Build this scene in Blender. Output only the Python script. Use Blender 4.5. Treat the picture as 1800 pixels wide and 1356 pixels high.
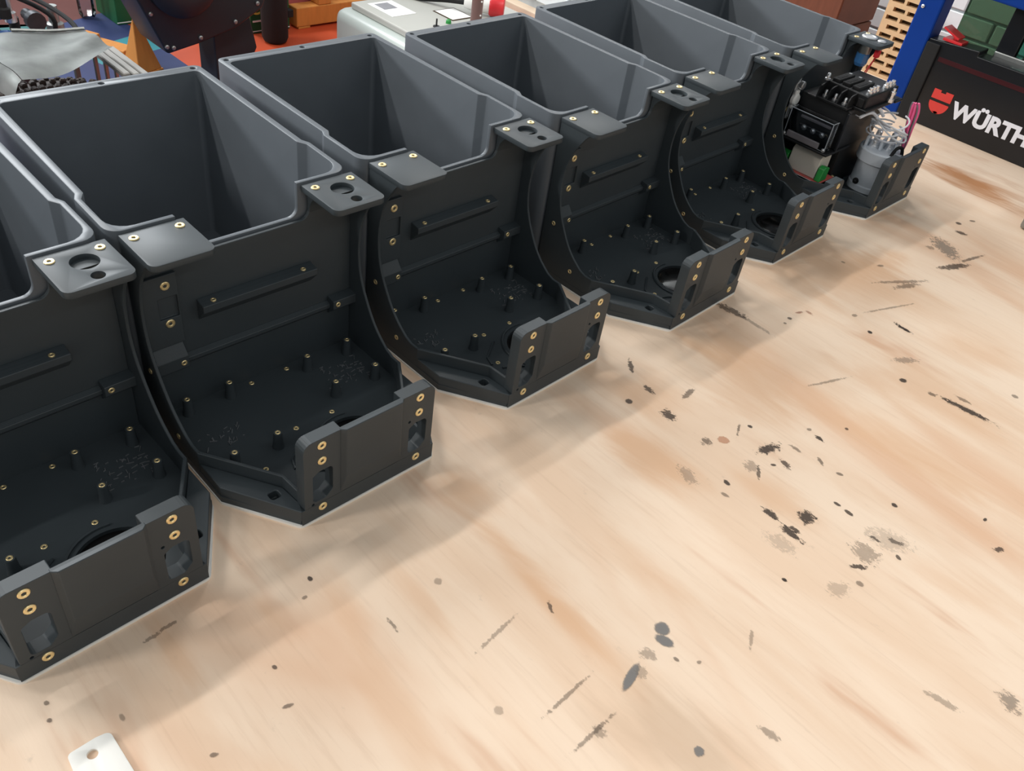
import bpy, bmesh, math, random
from mathutils import Vector, Matrix
random.seed(7)
for o in list(bpy.data.objects): bpy.data.objects.remove(o)
scene = bpy.context.scene
C = scene.collection
PI = math.pi

# ------------------------------------------------------------------ camera
cam_d = bpy.data.cameras.new('camera'); cam = bpy.data.objects.new('camera', cam_d); C.objects.link(cam)
cam_d.sensor_fit = 'HORIZONTAL'; cam_d.sensor_width = 36.0; cam_d.lens = 36.0*1501.24/1800.0
cam_d.clip_start = 0.02; cam_d.clip_end = 60
RX = Vector((0.71847, -0.68310, 0.13102)); RY = Vector((-0.37362, -0.53791, -0.75568)); RZ = Vector((0.58669, 0.49399, -0.64170))
m = Matrix.Identity(4)
for i in range(3):
    m[i][0] = RX[i]; m[i][1] = -RY[i]; m[i][2] = -RZ[i]
m[0][3], m[1][3], m[2][3] = -0.38594, -0.49532, 0.69016
cam.matrix_world = m
scene.camera = cam

# ------------------------------------------------------------------ world, lamps, exposure
w = bpy.data.worlds.new('world'); scene.world = w; w.use_nodes = True
bg = w.node_tree.nodes['Background']; bg.inputs[0].default_value = (0.93, 0.98, 1.0, 1); bg.inputs[1].default_value = 0.40
def tube_lamp(loc, power, lx=1.5, ly=0.10, col=(1.0, 0.97, 0.93)):
    d = bpy.data.lights.new('assumed_ceiling_tube', 'AREA'); d.shape = 'RECTANGLE'; d.size = lx; d.size_y = ly
    d.energy = power; d.color = col
    o = bpy.data.objects.new('assumed_ceiling_tube', d); C.objects.link(o); o.location = loc
    return o
# assumed rows of unseen ceiling tubes that run along x
tube_lamp((-0.64, 1.75, 2.15), 42)
tube_lamp((2.10, 1.75, 2.15), 34)
tube_lamp((-0.64, -2.05, 2.15), 12)
tube_lamp((2.10, -2.05, 2.15), 9)
tube_lamp((-3.6, 1.20, 2.15), 90)  # added lamp that brightens the bin walls facing left
# assumed low daylight from far back on the left; no doorway is built
d = bpy.data.lights.new('assumed_back_left_light', 'AREA'); d.shape = 'RECTANGLE'; d.size = 2.2; d.size_y = 0.7; d.energy = 230; d.color = (0.95, 0.98, 1.0)
o = bpy.data.objects.new('assumed_back_left_light', d); C.objects.link(o); o.location = (-2.9, 6.0, 2.15)
o.rotation_euler = (Vector((0.2, 0.3, 0.2))-Vector(o.location)).to_track_quat('-Z', 'Y').to_euler()
# added area light above the far wall for plate reflections; window only assumed
d = bpy.data.lights.new('added_reflection_light', 'AREA'); d.shape = 'RECTANGLE'; d.size = 2.2; d.size_y = 2.6; d.energy = 540; d.color = (0.93, 0.97, 1.0)
o = bpy.data.objects.new('added_reflection_light', d); C.objects.link(o); o.location = (1.0, 7.9, 4.5); o.rotation_euler = (-PI/2, 0, 0)
scene.view_settings.view_transform = 'Standard'; scene.view_settings.look = 'None'
scene.view_settings.gamma = 1.0; scene.view_settings.use_curve_mapping = False
scene.view_settings.exposure = 0.0

# ------------------------------------------------------------------ helpers: materials
def srgb(r, g, b):
    f = lambda c: (c/255/12.92) if c/255 <= 0.04045 else ((c/255+0.055)/1.055)**2.4
    return (f(r), f(g), f(b), 1)
def mat(name, col, rough=0.5, metal=0.0, noise=0.0, nscale=40, bump=0.0, bscale=300, spec=0.5, trans=0.0, emit=0.0, coat=0.0, ior=1.45, stretch=(1,1,1)):
    M = bpy.data.materials.new(name); M.use_nodes = True; nt = M.node_tree
    b = nt.nodes['Principled BSDF']
    b.inputs['Base Color'].default_value = col; b.inputs['Roughness'].default_value = rough; b.inputs['Metallic'].default_value = metal
    b.inputs['Specular IOR Level'].default_value = spec; b.inputs['Transmission Weight'].default_value = trans; b.inputs['IOR'].default_value = ior
    b.inputs['Coat Weight'].default_value = coat
    if emit:
        b.inputs['Emission Color'].default_value = col; b.inputs['Emission Strength'].default_value = emit
    tc = nt.nodes.new('ShaderNodeTexCoord'); mp = nt.nodes.new('ShaderNodeMapping'); mp.inputs['Scale'].default_value = stretch
    nt.links.new(tc.outputs['Object'], mp.inputs['Vector'])
    if noise:
        n = nt.nodes.new('ShaderNodeTexNoise'); n.inputs['Scale'].default_value = nscale; n.inputs['Detail'].default_value = 5
        nt.links.new(mp.outputs[0], n.inputs['Vector'])
        r = nt.nodes.new('ShaderNodeMapRange'); r.inputs[3].default_value = 1-noise; r.inputs[4].default_value = 1+noise
        nt.links.new(n.outputs['Fac'], r.inputs[0])
        mx = nt.nodes.new('ShaderNodeVectorMath'); mx.operation = 'SCALE'; mx.inputs[0].default_value = col[:3]
        nt.links.new(r.outputs[0], mx.inputs['Scale']); nt.links.new(mx.outputs[0], b.inputs['Base Color'])
    if bump:
        n2 = nt.nodes.new('ShaderNodeTexNoise'); n2.inputs['Scale'].default_value = bscale; n2.inputs['Detail'].default_value = 3
        nt.links.new(mp.outputs[0], n2.inputs['Vector'])
        bp = nt.nodes.new('ShaderNodeBump'); bp.inputs['Strength'].default_value = bump; bp.inputs['Distance'].default_value = 0.002
        nt.links.new(n2.outputs['Fac'], bp.inputs['Height']); nt.links.new(bp.outputs[0], b.inputs['Normal'])
    return M

def plastic(name, col, rough):
    """3D-printed plastic: faint horizontal layer lines in the relief"""
    M = mat(name, col, rough, noise=0.12, nscale=18)
    nt = M.node_tree; b = nt.nodes['Principled BSDF']
    tc = nt.nodes.new('ShaderNodeTexCoord')
    wv = nt.nodes.new('ShaderNodeTexWave'); wv.wave_type = 'BANDS'; wv.bands_direction = 'Z'; wv.inputs['Scale'].default_value = 400; wv.inputs['Distortion'].default_value = 0.0
    nt.links.new(tc.outputs['Object'], wv.inputs['Vector'])
    bp = nt.nodes.new('ShaderNodeBump'); bp.inputs['Strength'].default_value = 0.10; bp.inputs['Distance'].default_value = 0.0006
    nt.links.new(wv.outputs['Fac'], bp.inputs['Height']); nt.links.new(bp.outputs[0], b.inputs['Normal'])
    return M

M = {}
M['bin'] = plastic('grey_printed_plastic', srgb(86, 92, 98), 0.45)
M['body'] = plastic('charcoal_printed_plastic', srgb(54, 61, 65), 0.50)
M['hole'] = mat('black_recess', srgb(10, 10, 11), 0.8)
M['brass'] = mat('brass', srgb(252, 228, 172), 0.40, 0.85, noise=0.1, nscale=300)
M['white_sheet'] = mat('white_sheet', srgb(238, 236, 230), 0.5, noise=0.03)
M['gloss_black'] = mat('gloss_black', srgb(16, 15, 15), 0.12, noise=0.1, coat=0.4)
M['residue'] = mat('support_residue', srgb(96, 99, 102), 0.45, noise=0.3, nscale=200)
M['black'] = mat('black_plastic', srgb(26, 27, 29), 0.45, noise=0.15, nscale=60)
M['black_rough'] = mat('black_rubber', srgb(22, 22, 23), 0.8, noise=0.2, nscale=60)
M['zinc'] = mat('zinc_plate', srgb(216, 218, 220), 0.35, 0.3, noise=0.08, nscale=200)
M['steel'] = mat('bright_steel', srgb(232, 233, 235), 0.30, 0.85, noise=0.08, nscale=200)
M['steel_dull'] = mat('dull_steel', srgb(150, 152, 150), 0.42, 0.9, noise=0.25, nscale=30)
M['canister'] = mat('pale_grey_plastic', srgb(206, 213, 221), 0.42, noise=0.05, nscale=50)
M['white_plastic'] = mat('white_plastic', srgb(228, 228, 224), 0.45, noise=0.05)
M['cream_plastic'] = mat('cream_plastic', srgb(214, 208, 196), 0.45, noise=0.04)
M['green_plastic'] = mat('green_plastic', srgb(38, 140, 62), 0.4, noise=0.1)
M['pcb'] = mat('red_circuit_board', srgb(196, 92, 86), 0.4, noise=0.25, nscale=150)
M['pink'] = mat('pink_wire', srgb(236, 100, 150), 0.4, noise=0.05)
M['grey_wire'] = mat('grey_wire', srgb(120, 116, 120), 0.4, noise=0.05)
M['white_wire'] = mat('white_wire', srgb(226, 228, 232), 0.35, noise=0.04)
M['red_wire'] = mat('red_wire', srgb(196, 40, 40), 0.4, noise=0.05)
M['blue_clear'] = mat('blue_clear_plastic', srgb(86, 150, 214), 0.15, trans=0.5)
M['red_plastic'] = mat('red_plastic', srgb(206, 44, 50), 0.35, noise=0.06)
M['blue_paint'] = mat('blue_paint', srgb(10, 54, 134), 0.55, noise=0.06, nscale=8, spec=0.15)
M['screen_black'] = mat('satin_black_panel', srgb(24, 26, 30), 0.28, noise=0.12, nscale=5)
M['logo_red'] = mat('logo_red', srgb(222, 66, 60), 0.5, noise=0.03)
M['logo_white'] = mat('logo_white', srgb(240, 242, 250), 0.5, noise=0.02)
M['reflection_stripe'] = mat('dark_red_reflection', srgb(58, 20, 26), 0.3, noise=0.2, nscale=20)
M['cream_board'] = mat('cream_board', srgb(226, 196, 150), 0.7, noise=0.12, nscale=60)
M['dark_brown'] = mat('dark_brown', srgb(62, 44, 22), 0.8, noise=0.25, nscale=80)
M['brown_wood'] = mat('brown_wood', srgb(112, 66, 44), 0.65, noise=0.3, nscale=14, stretch=(1, 6, 1))
M['orange_wood'] = mat('orange_wood', srgb(204, 134, 62), 0.6, noise=0.16, nscale=10, stretch=(6, 1, 1))
M['brick'] = mat('white_painted_brick', srgb(226, 232, 234), 0.6, noise=0.06, nscale=30, bump=0.3, bscale=60)
M['mortar'] = mat('white_painted_mortar', srgb(180, 186, 188), 0.8, noise=0.08)
M['floor'] = mat('painted_concrete', srgb(196, 78, 44), 0.45, noise=0.22, nscale=3)
M['floor_redbrown'] = mat('red_brown_paint', srgb(100, 54, 48), 0.5, noise=0.25, nscale=4)
M['floor_teal'] = mat('teal_paint', srgb(58, 112, 112), 0.5, noise=0.22, nscale=4)
M['floor_cyan'] = mat('cyan_paint', srgb(56, 136, 146), 0.5, noise=0.2, nscale=4)
M['floor_navy'] = mat('navy_paint', srgb(44, 56, 100), 0.5, noise=0.22, nscale=4)
M['case'] = mat('grey_green_enamel', srgb(174, 182, 177), 0.32, noise=0.04, nscale=4)
M['case_lid'] = mat('beige_enamel', srgb(180, 180, 173), 0.4, noise=0.05, nscale=4)
M['label_white'] = mat('white_label', srgb(236, 236, 234), 0.6, noise=0.04)
M['label_grey'] = mat('grey_print', srgb(140, 140, 144), 0.6, noise=0.2, nscale=30)
M['pipe_brown'] = mat('brown_pipe', srgb(112, 84, 80), 0.4, noise=0.12)
M['green_box'] = mat('dark_green_card', srgb(22, 84, 50), 0.5, noise=0.12, nscale=8)
M['yellow_print'] = mat('yellow_print', srgb(222, 204, 92), 0.5, noise=0.05)
M['machine_black'] = mat('black_machine_paint', srgb(30, 33, 38), 0.42, noise=0.15, nscale=8)
M['foil'] = mat('scuffed_aluminium', srgb(150, 154, 152), 0.50, 0.35, noise=0.75, nscale=8, bump=0.25, bscale=20)
M['tyre'] = mat('brown_rubber', srgb(72, 60, 56), 0.6, noise=0.35, nscale=40)
M['engine'] = mat('oily_metal', srgb(74, 76, 80), 0.42, 0.7, noise=0.4, nscale=25)
M['engine_blue'] = mat('engine_blue', srgb(40, 82, 140), 0.4, noise=0.2, nscale=15)
M['pink_card'] = mat('pink_card', srgb(206, 108, 106), 0.6, noise=0.15, nscale=6)
M['red_beam'] = mat('red_paint', srgb(176, 34, 38), 0.4, noise=0.1)
M['channel_grey'] = mat('grey_channel', srgb(140, 138, 134), 0.5, 0.2, noise=0.15, nscale=20)
M['cream_paint'] = mat('cream_paint', srgb(212, 190, 166), 0.6, noise=0.06)

def glass(name, col, rough=0.03, alpha=0.35):
    Mt = bpy.data.materials.new(name); Mt.use_nodes = True; nt = Mt.node_tree
    for n in list(nt.nodes): nt.nodes.remove(n)
    out = nt.nodes.new('ShaderNodeOutputMaterial'); mix = nt.nodes.new('ShaderNodeMixShader')
    tr = nt.nodes.new('ShaderNodeBsdfTransparent'); tr.inputs[0].default_value = col
    gl = nt.nodes.new('ShaderNodeBsdfGlossy'); gl.inputs['Roughness'].default_value = rough
    fr = nt.nodes.new('ShaderNodeFresnel'); fr.inputs[0].default_value = 1.5
    ad = nt.nodes.new('ShaderNodeMath'); ad.operation = 'ADD'; ad.inputs[1].default_value = alpha; ad.use_clamp = True
    nt.links.new(fr.outputs[0], ad.inputs[0]); nt.links.new(ad.outputs[0], mix.inputs[0])
    nt.links.new(tr.outputs[0], mix.inputs[1]); nt.links.new(gl.outputs[0], mix.inputs[2]); nt.links.new(mix.outputs[0], out.inputs[0])
    return Mt
M['clear'] = glass('clear_acrylic', (0.93, 0.95, 0.97, 1), 0.05, 0.03)
M['clear_edge'] = mat('clear_acrylic_edge', srgb(190, 198, 206), 0.2, trans=0.35)
M['green_pane'] = glass('green_tinted_pane', (0.30, 0.40, 0.31, 1), 0.05, 0.0)
M['teal_pane'] = glass('teal_tinted_pane', (0.22, 0.45, 0.38, 1), 0.05, 0.0)

# ------------------------------------------------------------------ helpers: meshes
def link(name, me, material=None, parent=None):
    o = bpy.data.objects.new(name, me); C.objects.link(o)
    if material is not None and me is not None and not me.materials: me.materials.append(material)
    if parent is not None: o.parent = parent
    return o
def tag(o, label, cat, group=None, kind=None):
    o['label'] = label; o['category'] = cat
    if group: o['group'] = group
    if kind: o['kind'] = kind
    return o
def empty(name, loc=(0,0,0), rz=0.0):
    o = bpy.data.objects.new(name, None); C.objects.link(o); o.location = loc; o.rotation_euler = (0, 0, rz); o.empty_display_size = 0.05
    return o
def tomesh(bm, name='mesh', smooth=False):
    bmesh.ops.recalc_face_normals(bm, faces=bm.faces[:])
    me = bpy.data.meshes.new(name); bm.to_mesh(me); bm.free()
    if smooth:
        for p in me.polygons: p.use_smooth = True
    return me
def b_box(bm, x0, x1, y0, y1, z0, z1, mtx=None):
    vs = [bm.verts.new((x, y, z)) for x in (x0, x1) for y in (y0, y1) for z in (z0, z1)]
    for f in ((0,1,3,2), (4,6,7,5), (0,4,5,1), (2,3,7,6), (0,2,6,4), (1,5,7,3)): bm.faces.new([vs[i] for i in f])
    if mtx is not None: bmesh.ops.transform(bm, matrix=mtx, verts=vs)
    return vs
def b_prism(bm, pts, axis, a, b):
    """extrude polygon pts along axis; for x: (y,z), for y: (x,z), for z: (x,y)"""
    def P(p, t): return {'x': (t, p[0], p[1]), 'y': (p[0], t, p[1]), 'z': (p[0], p[1], t)}[axis]
    v0 = [bm.verts.new(P(p, a)) for p in pts]; v1 = [bm.verts.new(P(p, b)) for p in pts]
    n = len(pts); bm.faces.new(v0[::-1]); bm.faces.new(v1)
    for i in range(n): bm.faces.new((v0[i], v0[(i+1) % n], v1[(i+1) % n], v1[i]))
    return v0+v1
def b_lathe(bm, prof, seg=16, loc=(0,0,0), axis='z', cap0=True, cap1=True):
    """prof: (r, h) list along the axis"""
    def P(r, a, h):
        x, y = r*math.cos(a), r*math.sin(a)
        p = {'z': (x, y, h), 'y': (x, h, y), 'x': (h, x, y)}[axis]
        return (p[0]+loc[0], p[1]+loc[1], p[2]+loc[2])
    rings = [[bm.verts.new(P(r, 2*PI*i/seg, h)) for i in range(seg)] for r, h in prof]
    for a, b in zip(rings, rings[1:]):
        for i in range(seg): bm.faces.new((a[i], a[(i+1) % seg], b[(i+1) % seg], b[i]))
    if cap0: bm.faces.new(rings[0][::-1])
    if cap1: bm.faces.new(rings[-1])
def b_tube(bm, pts, r, seg=6):
    pts = [Vector(p) for p in pts]; rings = []
    for i, p in enumerate(pts):
        d = (pts[min(i+1, len(pts)-1)]-pts[max(i-1, 0)]).normalized()
        u = d.cross(Vector((0.3, 0.2, 1))); u = u.normalized() if u.length > 1e-4 else Vector((1, 0, 0)); v = d.cross(u)
        rings.append([bm.verts.new(p+u*r*math.cos(2*PI*k/seg)+v*r*math.sin(2*PI*k/seg)) for k in range(seg)])
    for a, b in zip(rings, rings[1:]):
        for i in range(seg): bm.faces.new((a[i], a[(i+1) % seg], b[(i+1) % seg], b[i]))
    bm.faces.new(rings[0][::-1]); bm.faces.new(rings[-1])
def smooth_path(pts, n=6):
    out = []; P = [Vector(p) for p in pts]
    for i in range(len(P)-1):
        p0, p1, p2, p3 = P[max(i-1, 0)], P[i], P[i+1], P[min(i+2, len(P)-1)]
        for k in range(n):
            t = k/n
            out.append(0.5*((2*p1)+(-p0+p2)*t+(2*p0-5*p1+4*p2-p3)*t*t+(-p0+3*p1-3*p2+p3)*t**3))
    out.append(P[-1]); return out
def rounded(pts, radii, n=5):
    """round the corners of a 2D polygon"""
    out = []; N = len(pts)
    for i in range(N):
        p = Vector(pts[i]); r = radii[i] if isinstance(radii, (list, tuple)) else radii
        if r <= 0: out.append(tuple(p)); continue
        a = (Vector(pts[i-1])-p).normalized(); b = (Vector(pts[(i+1) % N])-p).normalized()
        ang = a.angle(b); d = r/math.tan(ang/2); c = p+(a+b).normalized()*(r/math.sin(ang/2))
        s = p+a*d-c; e = p+b*d-c
        a0 = math.atan2(s.y, s.x); a1 = math.atan2(e.y, e.x); da = (a1-a0+PI) % (2*PI)-PI
        for k in range(n+1): t = a0+da*k/n; out.append((c.x+r*math.cos(t), c.y+r*math.sin(t)))
    return out
def rect(x0, x1, y0, y1): return [(x0, y0), (x1, y0), (x1, y1), (x0, y1)]
def circle(cx, cy, r, n=28): return [(cx+r*math.cos(2*PI*i/n), cy+r*math.sin(2*PI*i/n)) for i in range(n)]
def mk(fn, *a, **k):
    bm = bmesh.new(); fn(bm, *a, **k); return bm
def prism_mesh(pts, axis, a, b):
    bm = bmesh.new(); b_prism(bm, pts, axis, a, b); return tomesh(bm)
def boolean(base, cutters, bevel=0.0, seg=2):
    """base mesh minus the cutter meshes, edges softened"""
    o = bpy.data.objects.new('work', base); C.objects.link(o); tmp = []
    for c in cutters:
        co = bpy.data.objects.new('cut', c); C.objects.link(co); tmp.append(co)
        md = o.modifiers.new('b', 'BOOLEAN'); md.operation = 'DIFFERENCE'; md.solver = 'EXACT'; md.object = co
    if bevel:
        md = o.modifiers.new('v', 'BEVEL'); md.width = bevel; md.segments = seg; md.limit_method = 'ANGLE'; md.angle_limit = math.radians(38); md.harden_normals = False
    dg = bpy.context.evaluated_depsgraph_get(); dg.update()
    me = bpy.data.meshes.new_from_object(o.evaluated_get(dg))
    bpy.data.objects.remove(o)
    for t in tmp: bpy.data.objects.remove(t)
    return me
def shade(me, ang=35):
    for p in me.polygons: p.use_smooth = True
    me.set_sharp_from_angle(angle=math.radians(ang)); return me
def softbox(x0, x1, y0, y1, z0, z1, bev=0.001, seg=2):
    bm = bmesh.new(); b_box(bm, x0, x1, y0, y1, z0, z1)
    bmesh.ops.bevel(bm, geom=bm.edges[:], offset=bev, segments=seg, affect='EDGES', profile=0.5)
    return tomesh(bm)

# ------------------------------------------------------------------ setting: floor, walls
FZ = -1.10
bm = bmesh.new(); b_box(bm, -3, 9, -3, 8, FZ-0.05, FZ)
floor = tag(link('floor', tomesh(bm), M['floor']), 'orange red painted workshop floor behind the bench', 'floor', kind='structure')
def paint(pts, material):
    p = link('painted_area', prism_mesh(pts, 'z', FZ, FZ+0.002), material, floor); return p
paint([(0.3, 4.62), (1.28, 4.46), (1.55, 4.55), (1.75, 5.2), (1.6, 7.9), (0.2, 7.9)], M['floor_redbrown'])
paint([(-2.9, 4.5), (0.3, 4.5), (0.3, 7.9), (-2.9, 7.9)], M['floor_redbrown'])
paint([(0.60, 4.45), (1.02, 4.30), (1.28, 4.46), (0.80, 4.62)], M['floor_teal'])
paint([(1.02, 4.30), (1.20, 4.06), (1.62, 4.20), (1.55, 4.55), (1.28, 4.46)], M['floor_navy'])
paint([(1.20, 4.06), (1.24, 3.86), (1.60, 3.95), (1.62, 4.20)], M['floor_cyan'])
paint([(-2.9, 2.0), (1.62, 2.0), (1.60, 3.95), (1.24, 3.86), (1.20, 4.06), (0.6, 4.45), (-2.9, 4.45)], M['floor_navy'])

WX = 2.9
wall_r = tag(link('wall_right', tomesh(mk(b_box, WX+0.012, WX+0.2, -3, 8, FZ, 2.4)), M['mortar']), 'white painted brick wall behind the blue frame', 'wall', kind='structure')
brick_me = softbox(0, 0.02, -0.105, 0.105, -0.031, 0.031, 0.003, 1)
for r in range(-8, 7):
    for k in range(-5, 14):
        y = 0.22*k+(0.11 if r % 2 else 0)+0.02; z = 0.07*r+0.02
        if -0.58 < z < 0.46:
            o = link('brick', brick_me, M['brick'], wall_r); o.location = (WX, y, z)
wall_b = tag(link('wall_back', tomesh(mk(b_box, -3, 9, 8, 8.2, FZ, 3.1)), M['mortar']), 'pale far wall of the workshop', 'wall', kind='structure')

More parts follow.
